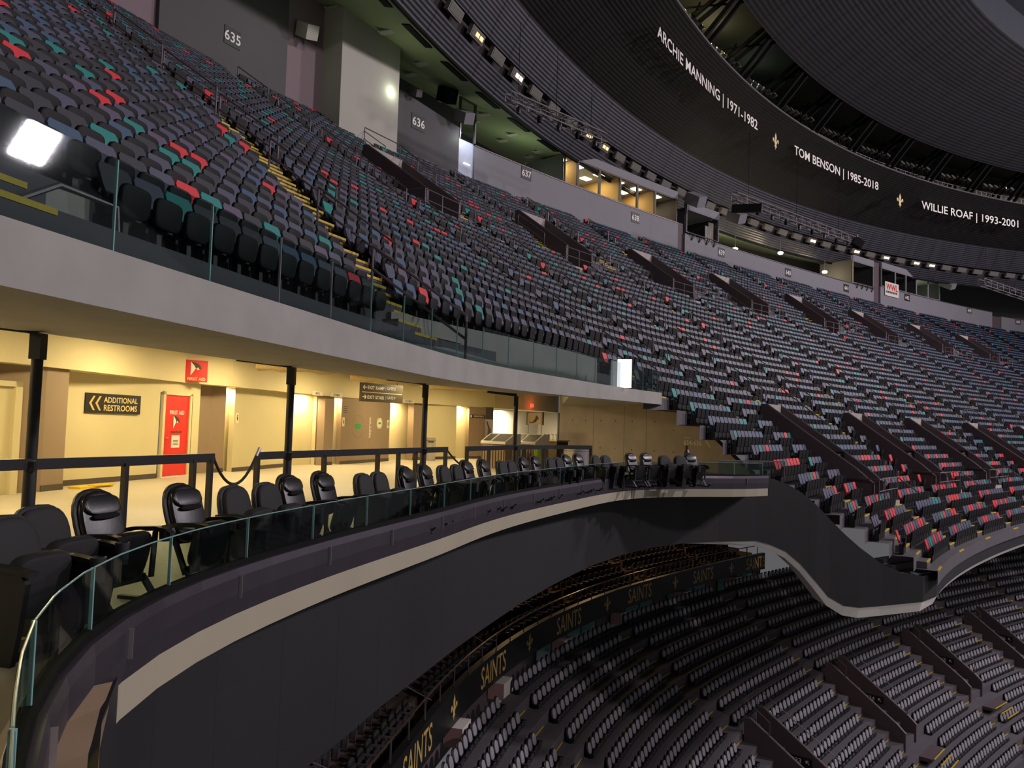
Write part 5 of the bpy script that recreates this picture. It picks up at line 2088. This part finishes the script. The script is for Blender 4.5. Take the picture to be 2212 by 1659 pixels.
GS = grey_seat()
remember(GS)
lows = []
for j in range(0, 20):
    v = .75 * j + .35 + .3
    z = -8.8 - .48 * (j + .9)
    idx = [0] * (len(LA) + 1)
    q = 3.0
    while q < 112:
        sc = (L_(q + .4, v) - L_(q - .4, v)).length / .8
        q += .54 / max(sc, .2)
        if min(abs(q - a) for a in LA) * sc < .85 or low_portal(q, v):
            continue
        p = L_(q, v, z)
        pq = project(p + Vector((0, 0, .7)))
        if not pq or not (-30 < pq[0] < 2245 and 1000 < pq[1] < 1700):
            continue
        sec = sum(1 for a in LA if a < q)
        idx[sec] += 1
        # hidden by the video board or the lettered fascia above?
        yb = float(np.interp(pq[0], [860, 932, 1060, 1225, 1430, 1590, 1640, 1700, 1790, 1850, 2010, 2110, 2212], [1700, 1620, 1480, 1375, 1290, 1238, 1255, 1262, 1300, 1322, 1300, 1250, 1195]))
        if pq[1] < yb - 8:
            if pq[1] < yb - 60:
                continue
            lows.append((pq[2] + 500, j, q, p, sec, idx[sec]))
            continue
        lows.append((pq[2], j, q, p, sec, idx[sec]))
lows.sort(key=lambda a: a[0])
fs = True
for d, j, q, p, sec, ix in lows[:300]:
    lab = 'grey padded seat, %s row below the fascia, %s right of the %s lower aisle' % (ordinal(j + 1), ordinal(ix), ordinal(sec)) if sec else 'grey padded seat, %s row below the fascia, %s left of the first lower aisle' % (ordinal(j + 1), ordinal(ix))
    rz = math.atan2(-math.cos(LH(q)), -math.sin(LH(q)))
    if fs:
        fs = False
        GS.location, GS.rotation_euler = p, (0, 0, rz)
        GS['label'] = lab
    else:
        dup(GS, lab, p, rz)
P8 = [(-.2, .38), (.2, .38), (.22, .7), (.16, .88), (.0, .92), (-.16, .88), (-.22, .7)]
P7 = [(-.17, .47), (.17, .47), (.19, .68), (.14, .83), (0, .88), (-.14, .83), (-.19, .68)]
sb_, pd_, pn_, fr2 = MB(), MB(), MB(), MB()
sb_.loft([[Vector((x, y - .1 - (z - .4) * .23, z)) for x, z in P8] for y in (-.05, 0)])
pd_.loft([[Vector((x * k_, y - .09 - (z - .4) * .23, z)) for x, z in P7] for y, k_ in ((0, 1), (.035, .8))])
pn_.box((0, .09, .42), (.43, .09, .36), Matrix.Rotation(R(-10), 3, 'X'))
fr2.box((0, -.03, .24), (.5, .12, .46))
mass('padded_chairs', [(p, LH(q), 0) for d, j, q, p, sec, ix in lows[300:]], [tm(sb_, 0), tm(pd_, 1), tm(pn_, 2), tm(fr2, 3)], [M_plast, M_pad, M_dkgrey, M_iron],
     'many distant grey padded seats filling the lower bowl in curved rows', 'seats')
for i, a in enumerate(LA):
    if i > 6:
        break
    t = thing('lower_aisle_steps', 'maroon aisle steps with yellow nosings in the lower bowl, %s from the left' % ordinal(i + 1), 'steps', L_(a, 6, -12), group='lower aisle steps')
    o = -t.location
    m, y = MB(), MB()
    for j in range(0, 20):
        v = .75 * j + .35
        z = -8.8 - .48 * (j + .9)
        m.loft([[L_(x, vv, zz) + o for vv, zz in ((v, z - .02), (v, z + .24), (v + .37, z + .24), (v + .37, z - .02))] for x in (a - .6, a + .6)])
        for vv, zz in ((v + .37, z + .24), (v + .75, z)):
            y.loft([[L_(x, vv + dv, zz + dz) + o for dv, dz in ((-.06, .006), (.008, .006), (.008, -.06), (-.06, 0))] for x in (a - .58, a + .58)])
    m.build('steps', M_vom, t)
    y.build('nosings', M_yel, t)
M_poster = mat('blue_poster', '#27324f', .4, var=.6, scale=3)
for i, (a, w) in enumerate(LVOM):
    va, vb_ = 7.2, 11.2
    zf = zlow(vb_) - .5
    c = L_(a + w / 2, vb_, zf)
    t = thing('lower_portal', 'maroon portal between seat blocks in the lower bowl, %s from the left' % ordinal(i + 1), 'portal', c, group='lower bowl portals')
    o = -c
    for x in (a, a + w):
        prof = [(va, zf - 1), (va, zlow(va) + 1.0), (va + .3, zlow(va) + 1.0), (vb_, zlow(vb_) + 1.0), (vb_ + .5, zlow(vb_) + .55), (vb_ + .5, zf - 1)]
        m = MB()
        m.loft([[L_(xx, v, z) + o for v, z in prof] for xx in (x, x + .2)])
        sw = m.build('side_wall', M_vom, t)
        MB().tube([L_(x + .1, v, z + .012) + o for v, z in prof[2:5]], .025, 5).build('wall_cap', M_rail, sw)
        if x != a and i < 4:
            vm = va + 2.1
            h = LH(x)
            n_ = Vector((-math.sin(h), -math.cos(h), 0))
            fx = Vector((math.cos(h), -math.sin(h), 0))
            Fq = Matrix.Translation(o + L_(x - .02, vm, zlow(vm) + .25)) @ Matrix(((fx.x, 0, n_.x, 0), (fx.y, 0, n_.y, 0), (0, 1, 0, 0), (0, 0, 0, 1)))
            bd = MB().prism([(-.6, -.2), (.6, -.2), (.6, .2), (-.6, .2)], Fq, .02).build('sign_board', M_sign, t)
            text(MB(), ('333', '334', '335', '336')[i], Fq @ Matrix.Translation((-.14, 0, 0)), height=.24, lift=.026).build('numerals', M_textw, bd)
            MB().add([Fq @ Vector((.38 + (px * .7 - py * .7) * .25, (px * .7 + py * .7) * -.25, .026)) for px, py in ARROW], [tuple(range(9))]).build('arrow', M_textw, bd)
    m = MB()
    m.loft([[L_(x, v, z) + o for v, z in ((va, zf), (va, zlow(va) + .2), (va + .2, zlow(va) + .2), (va + .2, zf))] for x in (a + .2, a + w)])
    m.build('back_wall', M_vom, t)
    m = MB()
    m.loft([[L_(x, v, z) + o for v, z in ((va, zf - .2), (va, zf), (vb_ + 1.8, zf), (vb_ + 1.8, zf - .2))] for x in (a + .2, a + w + .6)])
    m.build('landing', M_vom, t)
    m = MB()
    m.strip([L_(a + .4, va + .22, zlow(va) + .05) + o, L_(a + w - .2, va + .22, zlow(va) + .05) + o], [L_(a + .4, va + .22, zlow(va) - 1.1) + o, L_(a + w - .2, va + .22, zlow(va) - 1.1) + o])
    ps = m.build('poster', M_poster, t)
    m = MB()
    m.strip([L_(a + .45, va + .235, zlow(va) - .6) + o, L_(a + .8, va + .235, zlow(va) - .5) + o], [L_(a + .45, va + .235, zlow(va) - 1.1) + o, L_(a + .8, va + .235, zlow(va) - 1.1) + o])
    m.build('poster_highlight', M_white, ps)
    m = MB()
    pts = [L_(a + .1, va + 1.2, zlow(va + 1.2) + 1.75) + o, L_(a + .1, va, zlow(va) + 1.85) + o, L_(a + w + .1, va, zlow(va) + 1.85) + o, L_(a + w + .1, vb_, zlow(vb_) + 1.85) + o]
    m.tube(pts, .025, 5)
    for p in pts:
        m.tube([p, p - Vector((0, 0, .9))], .022, 5)
    m.build('railing', M_rail, t)
    m = MB()
    for k in range(3):
        m.bar(L_(a + .3, vb_ + 1.9 + .35 * k, zf - .22 * k) + o, L_(a + w + .4, vb_ + 1.9 + .35 * k, zf - .22 * k) + o, .06, .04)
    m.build('step_nosing', M_yel, t)
# red field-side banner and a yellow fitting in the low right corner
m = MB()
m.add([L_(60.5, 15.6, -18.2), L_(62.3, 15.9, -18.0), L_(63.0, 15.9, -16.6), L_(61.2, 15.6, -17.1)], [(0, 1, 2, 3)])
m.add([L_(60.5, 15.65, -18.2), L_(62.3, 15.95, -18.0), L_(63.0, 15.95, -16.6), L_(61.2, 15.65, -17.1)], [(3, 2, 1, 0)])
tag(m.build('field_banner', mat('red_banner_cloth', '#b3222a', .6)), 'red banner at the lowest right corner beside the field', 'banner')
m = MB()
m.lathe([(0, 0), (.2, .05), (.2, .3), (0, .35)], L_(62.8, 16.2, -17.2), 10)
tag(m.build('field_lamp', emis('amber_lamp_glow', '#ffb53a', 2.0)), 'small amber lamp beside the red banner in the low right corner', 'lamp')
m = MB()
m.strip([L_(q, 15.4, -18.4) for q in np.arange(20, 112, 2)], [L_(q, 40, -18.6) for q in np.arange(20, 112, 2)])
struct(m.build('ground_field', mat('dark_field_cover', '#161a19', .9)))
# ---------------------------------------------------------------- the dome: rings, soffit, roof, lettering, catwalk
DC = Vector((105.63, 2.16, 0))


def D(az, r, z):
    """dome point: az in degrees, clockwise seen from above = to the right"""
    a = R(az)
    return Vector((r * math.cos(a), r * math.sin(a), z))


def ring(name, prof, az0, az1, mt, step=1.25, flip=False):
    """a surface of revolution about the dome's axis with metric UVs"""
    azs = np.arange(az0, az1 + .01, step)
    m = MB()
    vs, uv = [], []
    v = 0
    for i, (r, z) in enumerate(prof):
        if i:
            v += math.hypot(r - prof[i - 1][0], z - prof[i - 1][1])
        for a in azs:
            vs.append(D(a, r, z))
            uv.append((R(a) * prof[0][0], v))
    n = len(azs)
    fs = [(i * n + k, i * n + k + 1, (i + 1) * n + k + 1, (i + 1) * n + k) for i in range(len(prof) - 1) for k in range(n - 1)]
    m.add(vs, fs, uv)
    o = m.build(name, mt)
    o.location = DC
    return struct(o)


AZ0, AZ1 = 82, 186
r1a, r1b = (119.2, 24.5), (116.5, 29.64)
lerp2 = lambda a, b, q: (a[0] + (b[0] - a[0]) * q, a[1] + (b[1] - a[1]) * q)
ring('wall_ring_lower', [r1a, lerp2(r1a, r1b, .25)], AZ0, AZ1, M_ring1)
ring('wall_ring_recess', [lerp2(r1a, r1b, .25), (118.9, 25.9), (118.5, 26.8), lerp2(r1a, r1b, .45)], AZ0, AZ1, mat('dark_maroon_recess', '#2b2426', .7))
ring('wall_ring_upper', [lerp2(r1a, r1b, .45), r1b], AZ0, AZ1, M_ring1)
ring('trim_ring_edge', [(119.25, 24.5), (119.25, 24.3), (119.45, 24.3), (119.45, 24.6)], AZ0, AZ1, M_blk2)
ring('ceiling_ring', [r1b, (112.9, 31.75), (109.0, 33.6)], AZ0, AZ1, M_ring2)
ring('trim_ring_lip', [(109.0, 33.6), (108.95, 33.72), (109.2, 33.75), (110, 33.5)], AZ0, AZ1, M_dgrey)
ring('ceiling_soffit', [(119.3, 24.55), (123, 25.5), (129, 27.2)], AZ0, AZ1, M_green)
ring('wall_behind_soffit', [(128.6, 18), (128.6, 27.3)], AZ0, AZ1, M_dgrey)
ring('ceiling_roof', [(106.3, 36.6), (100, 39.4), (93.7, 41.9)], AZ0, AZ1, M_roof, step=1.0)
ring('trim_roof_edge', [(106.3, 36.6), (106.35, 36.9), (104, 38.3)], AZ0, AZ1, M_blk2)
ring('ceiling_roof_back', [(93.7, 41.9), (93.5, 45.0), (70, 52), (30, 58), (.5, 60)], AZ0, AZ1, mat('dark_blue_void', '#141a26', .8), step=2)
# catwalk recess behind the ring
ring('floor_catwalk', [(109.3, 33.5), (114.5, 33.4)], AZ0, AZ1, M_blk2)
ring('wall_catwalk', [(114.5, 33.3), (113.5, 38.8)], AZ0, AZ1, mat('catwalk_back_wall', '#4a4c38', .8))
ring('ceiling_catwalk', [(113.6, 38.7), (106.2, 37.6)], AZ0, AZ1, mat('catwalk_soffit', '#3a3c30', .8))
azs_ = lambda x, y, r, z: None


def az_of(p):
    return math.degrees(math.atan2(p.y - DC.y, p.x - DC.x))


# closed end bays of the catwalk
for a0, a1 in ((152.0, 186), (82, 105.2)):
    ring('wall_closed_bay', [(109.0, 33.6), (106.3, 36.6)], a0, a1, M_ring2)

# soffit slots (linear dark grilles) and small downlights
for i in range(16):
    a = 168 - i * 2.35
    if a < 138:
        break
    m = MB()
    P = [D(a - q, r, 24.55 + (r - 119.3) * .257 - .02) + DC for r, q in ((120.0, .7), (120.5, .7), (120.5, -.7), (120.0, -.7))]
    c = sum(P, Vector()) / 4
    m.add([p - c for p in P] + [p - c + Vector((0, 0, -.05)) for p in P], [(0, 1, 2, 3), (7, 6, 5, 4), (0, 4, 5, 1), (1, 5, 6, 2), (2, 6, 7, 3), (3, 7, 4, 0)])
    o = m.build('soffit_grille', M_blk2)
    o.location = c
    tag(o, 'long dark grille in the green soffit, %s from the left' % ordinal(i + 1), 'grille', 'dark soffit grilles')
cnt = 0
for i in range(15):
    for j in range(2):
        a = 165 - i * 2.1 - j * 1.0
        r = 122.2 + j * 2.2
        P0 = D(a, r, 24.55 + (r - 119.3) * .257 - .06) + DC
        q = project(P0)
        if not q or not (700 < q[0] < 1260 and 0 < q[1] < 400):
            continue
        cnt += 1
        m = MB()
        m.box((0, 0, 0), (.8, .5, .1), Matrix.Rotation(R(a), 3, 'Z'))
        m.box((.5 * math.cos(R(a)), .5 * math.sin(R(a)), .04), (.15, .6, .06), Matrix.Rotation(R(a), 3, 'Z'))
        o = m.build('soffit_fitting', M_whitew)
        o.location = P0
        tag(o, 'small pale ceiling fitting in the green soffit, %s counted from the left' % ordinal(cnt), 'ceiling fitting', 'pale fittings in the green soffit')

# floodlights set in the ring's recess
M_flframe = mat('floodlight_frame', '#8b8682', .35, metal=.6)
n_f = 0
for i in range(-1, 50):
    az = 158.3 - i * 1.5
    p = D(az, 118.15, 26.3) + DC
    q = project(p)
    if not q or not (880 < q[0] < 2230 and q[1] > -20):
        continue
    n_f += 1
    t = thing('floodlight', 'long floodlight in the recess of the ribbed ring, %s from the left' % ordinal(n_f), 'floodlight', p, rz=R(az), group='floodlights in the ring recess')
    tl = Matrix.Rotation(R(-25), 3, 'Y')
    MB().box((0, 0, 0), (.3, 1.75, .66), tl).build('housing', M_flframe, t)
    MB().box(tl @ Vector((-.16, 0, -.0)), (.03, 1.55, .5), tl).build('lens', M_lampoff, t)
    if i in (1, 3, 7, 8, 22, 25, 27, 29, 30):
        m = MB()
        m.box(tl @ Vector((-.185, -.45, 0)), (.02, .42, .26), tl)
        m.box(tl @ Vector((-.185, .1, 0)), (.02, .42, .26), tl)
        m.build('lit_lamp', M_lampdim if i in (1, 7, 8) else M_lamp, t)

# lettering on the dome ring: baseline frame follows the ring
T1, T2 = (116.5, 29.64), (109.0, 33.6)
SL = math.hypot(T1[0] - T2[0], T1[1] - T2[1])


def on_ring(az, y, lift=.12):
    """az degrees, y metres up the ring slope from its lower edge"""
    f = y / SL
    # follow the two-part profile of the ring
    if f < .5:
        r, z = lerp2(T1, (112.9, 31.75), f / .5)
    else:
        r, z = lerp2((112.9, 31.75), T2, (f - .5) / .5)
    nr, nz = -(T2[1] - T1[1]) / SL, -(T1[0] - T2[0]) / SL
    return D(az, r + nr * lift, z + nz * lift)


def ring_text(key, az0, az1, yc, hgt, label):
    vs, fs, w, h = TEXTS[key]
    m = MB()
    azc, span = (az0 + az1) / 2, az0 - az1
    ky = hgt / h
    # upright letters hanging just below the sloping ring
    P = [on_ring(azc - x / w * span, yc + .55, .1) + Vector((0, 0, y * ky - hgt / 2)) for x, y in vs]
    m.add(P, fs)
    o = m.build('ring_lettering', M_textw)
    o.location = DC
    return tag(o, label, 'lettering')



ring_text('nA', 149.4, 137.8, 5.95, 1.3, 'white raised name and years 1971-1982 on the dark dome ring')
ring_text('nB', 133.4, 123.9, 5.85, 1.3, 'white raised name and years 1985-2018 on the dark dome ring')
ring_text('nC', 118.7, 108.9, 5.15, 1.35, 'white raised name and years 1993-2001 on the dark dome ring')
for az, y, lab in ((135.8, 5.9, 'gold three-petal emblem on the dome ring, between the two left names'), (121.25, 5.3, 'gold three-petal emblem on the dome ring, between the two right names')):
    t = thing('ring_emblem', lab, 'emblem', on_ring(az, y, 0) + DC)
    o = DC - t.location
    MB().add([on_ring(az - px * 1.25, y + .7, .09) + Vector((0, 0, py * 2.05 - 1.0)) + o for px, py in FLEUR], [tuple(range(len(FLEUR)))]).build('outline', M_blk2, t)
    MB().add([on_ring(az - px * 1.05, y + .7, .16) + Vector((0, 0, py * 1.8 - 1.0)) + o for px, py in FLEUR], [tuple(range(len(FLEUR)))]).build('petals', M_texty, t)

# catwalk: girders, rails, hanging lamps
for i in range(9):
    az = 146.0 - i * 4.35
    t = thing('roof_girder', 'dark bracing girder across the catwalk gap, %s from the left' % ordinal(i + 1), 'girder', D(az, 109.5, 34) + DC, group='girders across the catwalk gap')
    o = DC - t.location
    m = MB()
    for da in (-.28, .28):
        m.bar(D(az + da, 109.3, 33.7) + o, D(az + da - .2, 106.4, 37.0) + o, .28, .34)
        m.bar(D(az + da, 113.5, 33.9) + o, D(az + da, 106.5, 37.9) + o, .25, .3)
    m.build('main_chord', M_blk2, t)
    m = MB()
    for a, b in (((-.9, 112.5, 36.5), (.5, 107.5, 36.9)), ((.9, 112.5, 36.5), (-.5, 107.5, 36.9)), ((-1.1, 113, 34), (.2, 109.6, 37)), ((1.1, 113, 34), (-.2, 109.6, 37))):
        m.bar(D(az + a[0], a[1], a[2]) + o, D(az + b[0], b[1], b[2]) + o, .12, .12)
    m.build('cross_brace', M_blk2, t)
t = thing('catwalk_rail', 'grey catwalk railing seen through the gap in the dome', 'railing', D(130, 110.5, 34) + DC)
o = DC - t.location
for r, z in ((110.2, 34.2), (110.2, 34.75), (112.0, 35.6)):
    MB().tube([D(a, r, z) + o for a in np.arange(106, 151, 1.0)], .05, 5).build('rail', M_rail, t)
m = MB()
for a in np.arange(106, 151, .5):
    m.bar(D(a, 110.2, 33.6) + o, D(a, 110.2, 34.75) + o, .05, .05)
m.build('balusters', M_rail, t)
random.seed(9)
cl = 0
for i in range(9):
    for j in range(6):
        az = 148.1 - i * 4.35 - j * .46 - .5
        if az < 107:
            continue
        cl += 1
        p = D(az, 110.6 - .1 * j, 35.9) + DC
        t = thing('catwalk_lamp', 'round stage lamp on the catwalk, %s counted from the left' % ordinal(cl), 'lamp', p, rz=R(az), group='round lamps along the catwalk')
        M4 = Matrix.Rotation(R(-55), 4, 'Y')
        m = MB()
        m.lathe([(0, -.42), (.16, -.4), (.3, -.05), (.36, .1), (.33, .1), (.0, .02)], n=12)
        m.v = [tuple(M4 @ Vector(v)) for v in m.v]
        m.build('reflector', M_lampoff if j % 3 else M_flframe, t, smooth=True)
        m = MB()
        m.bar((0, 0, .0), (0, 0, -1.2), .06, .06)
        m.build('yoke', M_blk2, t)
        if (i, j) in ((0, 1), (0, 4), (1, 2), (1, 3), (1, 4), (0, 5), (8, 4)):
            m = MB()
            m.lathe([(0, .0), (.12, .04), (.0, .12)], n=8)
            m.v = [tuple(M4 @ Vector(v)) for v in m.v]
            m.build('lit_bulb', M_lamp, t)
        if j % 2 == 0:
            q_ = D(az - .2, 109.9, 33.95) + DC
            bx = MB().box((0, 0, 0), (.3, .34, .34), Matrix.Rotation(R(az), 3, 'Z')).build('junction_box', M_whitew if (i + j) % 3 == 0 else M_rail)
            bx.location = q_
            tag(bx, 'small box fixed to the catwalk edge, %s counted from the left' % ordinal(cl), 'box', 'boxes on the catwalk edge')
point('catwalk_glow', D(147.2, 111.3, 36.6) + DC, 260, (1, .8, .4), .3)
point('catwalk_glow', D(143.0, 111.3, 36.6) + DC, 180, (1, .85, .5), .3)
point('catwalk_glow', D(138.2, 111.3, 36.4) + DC, 50, (.7, 1, .8), .3)
# green-tinted work lights under the soffit
for az, pw in ((162, 45), (158, 55), (154, 90), (150, 150), (146, 150), (113, 200)):
    point('soffit_work_light', D(az, 122.5, 22.2) + DC, pw, (.86, 1.0, .70), .4)

# ---------------------------------------------------------------- lighting trusses hung before the ring


def truss(label, a, b, hh, dep, bays, busy, hang):
    a, b = Vector(a), Vector(b)
    t = thing('lighting_truss', label, 'truss', (a + b) / 2)
    o = -t.location
    d = (b - a).normalized()
    n = Vector((d.y, -d.x, 0))
    ch = [(0, hh / 2), (0, -hh / 2), (dep, -hh / 2), (dep, hh / 2)]
    P = lambda q, c: a + d * q + n * c[0] * -1 + Vector((0, 0, c[1])) + o
    Ln = (b - a).length
    for c in ch:
        MB().tube([P(0, c), P(Ln, c)], .045, 6).build('chord', M_chrome, t)
    m = MB()
    for i in range(bays + 1):
        q = Ln * i / bays
        for c, e in zip(ch, ch[1:] + ch[:1]):
            m.tube([P(q, c), P(q, e)], .03, 5)
            if i < bays:
                c2, e2 = (c, e) if i % 2 else (e, c)
                m.tube([P(q, c2), P(Ln * (i + 1) / bays, e2)], .025, 4)
    m.build('lacing', M_rail, t)
    m = MB()
    for q in (.12, .5, .88):
        m.tube([P(Ln * q, ch[3]), P(Ln * q, ch[3]) + Vector((0, 0, hang))], .02, 4)
    m.build('hanging_cable', M_blk2, t)
    for i in range(busy):
        q = Ln * (i + .5) / busy
        p = P(q, (dep / 2, -hh / 2 - .25)) - o
        f = thing('stage_light', 'small stage light clamped under the %s, %s from its left end' % (label.split(',')[0], ordinal(i + 1)), 'stage light', p, group='stage lights on the trusses')
        m = MB()
        m.lathe([(.0, -.25), (.13, -.25), (.16, 0), (.1, .2), (0, .22)], n=10)
        m.build('can', M_blk2 if i % 2 else M_plast, f, smooth=True)
        MB().bar((-.2, 0, .05), (.2, 0, .05), .05, .05).build('yoke', M_rail, f)
    return t


truss('long silver truss, hung before the ribbed ring left of the lit boxes', (-.6, 48, 22.15), (6.13, 54.2, 22.0), .6, .55, 9, 5, 5)
truss('crowded grey truss, hung before the ring above sections 639 and 640', (18.7, 66, 21.75), (34.9, 80, 21.8), .7, .6, 14, 9, 6)
truss('pale truss, hung at the far right above section 644', (57.2, 95, 21.0), (70, 104.5, 20.75), .8, .7, 9, 0, 6)
p = Vector((34.9, 79.6, 21.4))
t = thing('hung_speaker', 'black loudspeaker hanging at the right end of the crowded truss', 'loudspeaker', p)
MB().box((0, 0, 0), (1.0, .8, .8), Matrix.Rotation(R(30), 3, 'Y')).build('cabinet', M_blk2, t)
MB().bar((0, 0, .3), (0, 0, .9), .1, .1).build('clamp', M_rail, t)
p = Vector((19.6, 66.3, 20.8))
t = thing('hung_panel', 'dark tilted panel hanging under the left end of the crowded truss', 'panel', p)  # a plain dark panel hanging from the truss, of unknown use
MB().box((0, 0, 0), (2.6, .3, .7), Matrix.Rotation(R(-35), 3, 'Z') @ Matrix.Rotation(R(6), 3, 'Y')).build('panel', M_iron, t)
MB().bar((0, 0, .3), (0, 0, 1.0), .1, .1).build('clamp', M_rail, t)
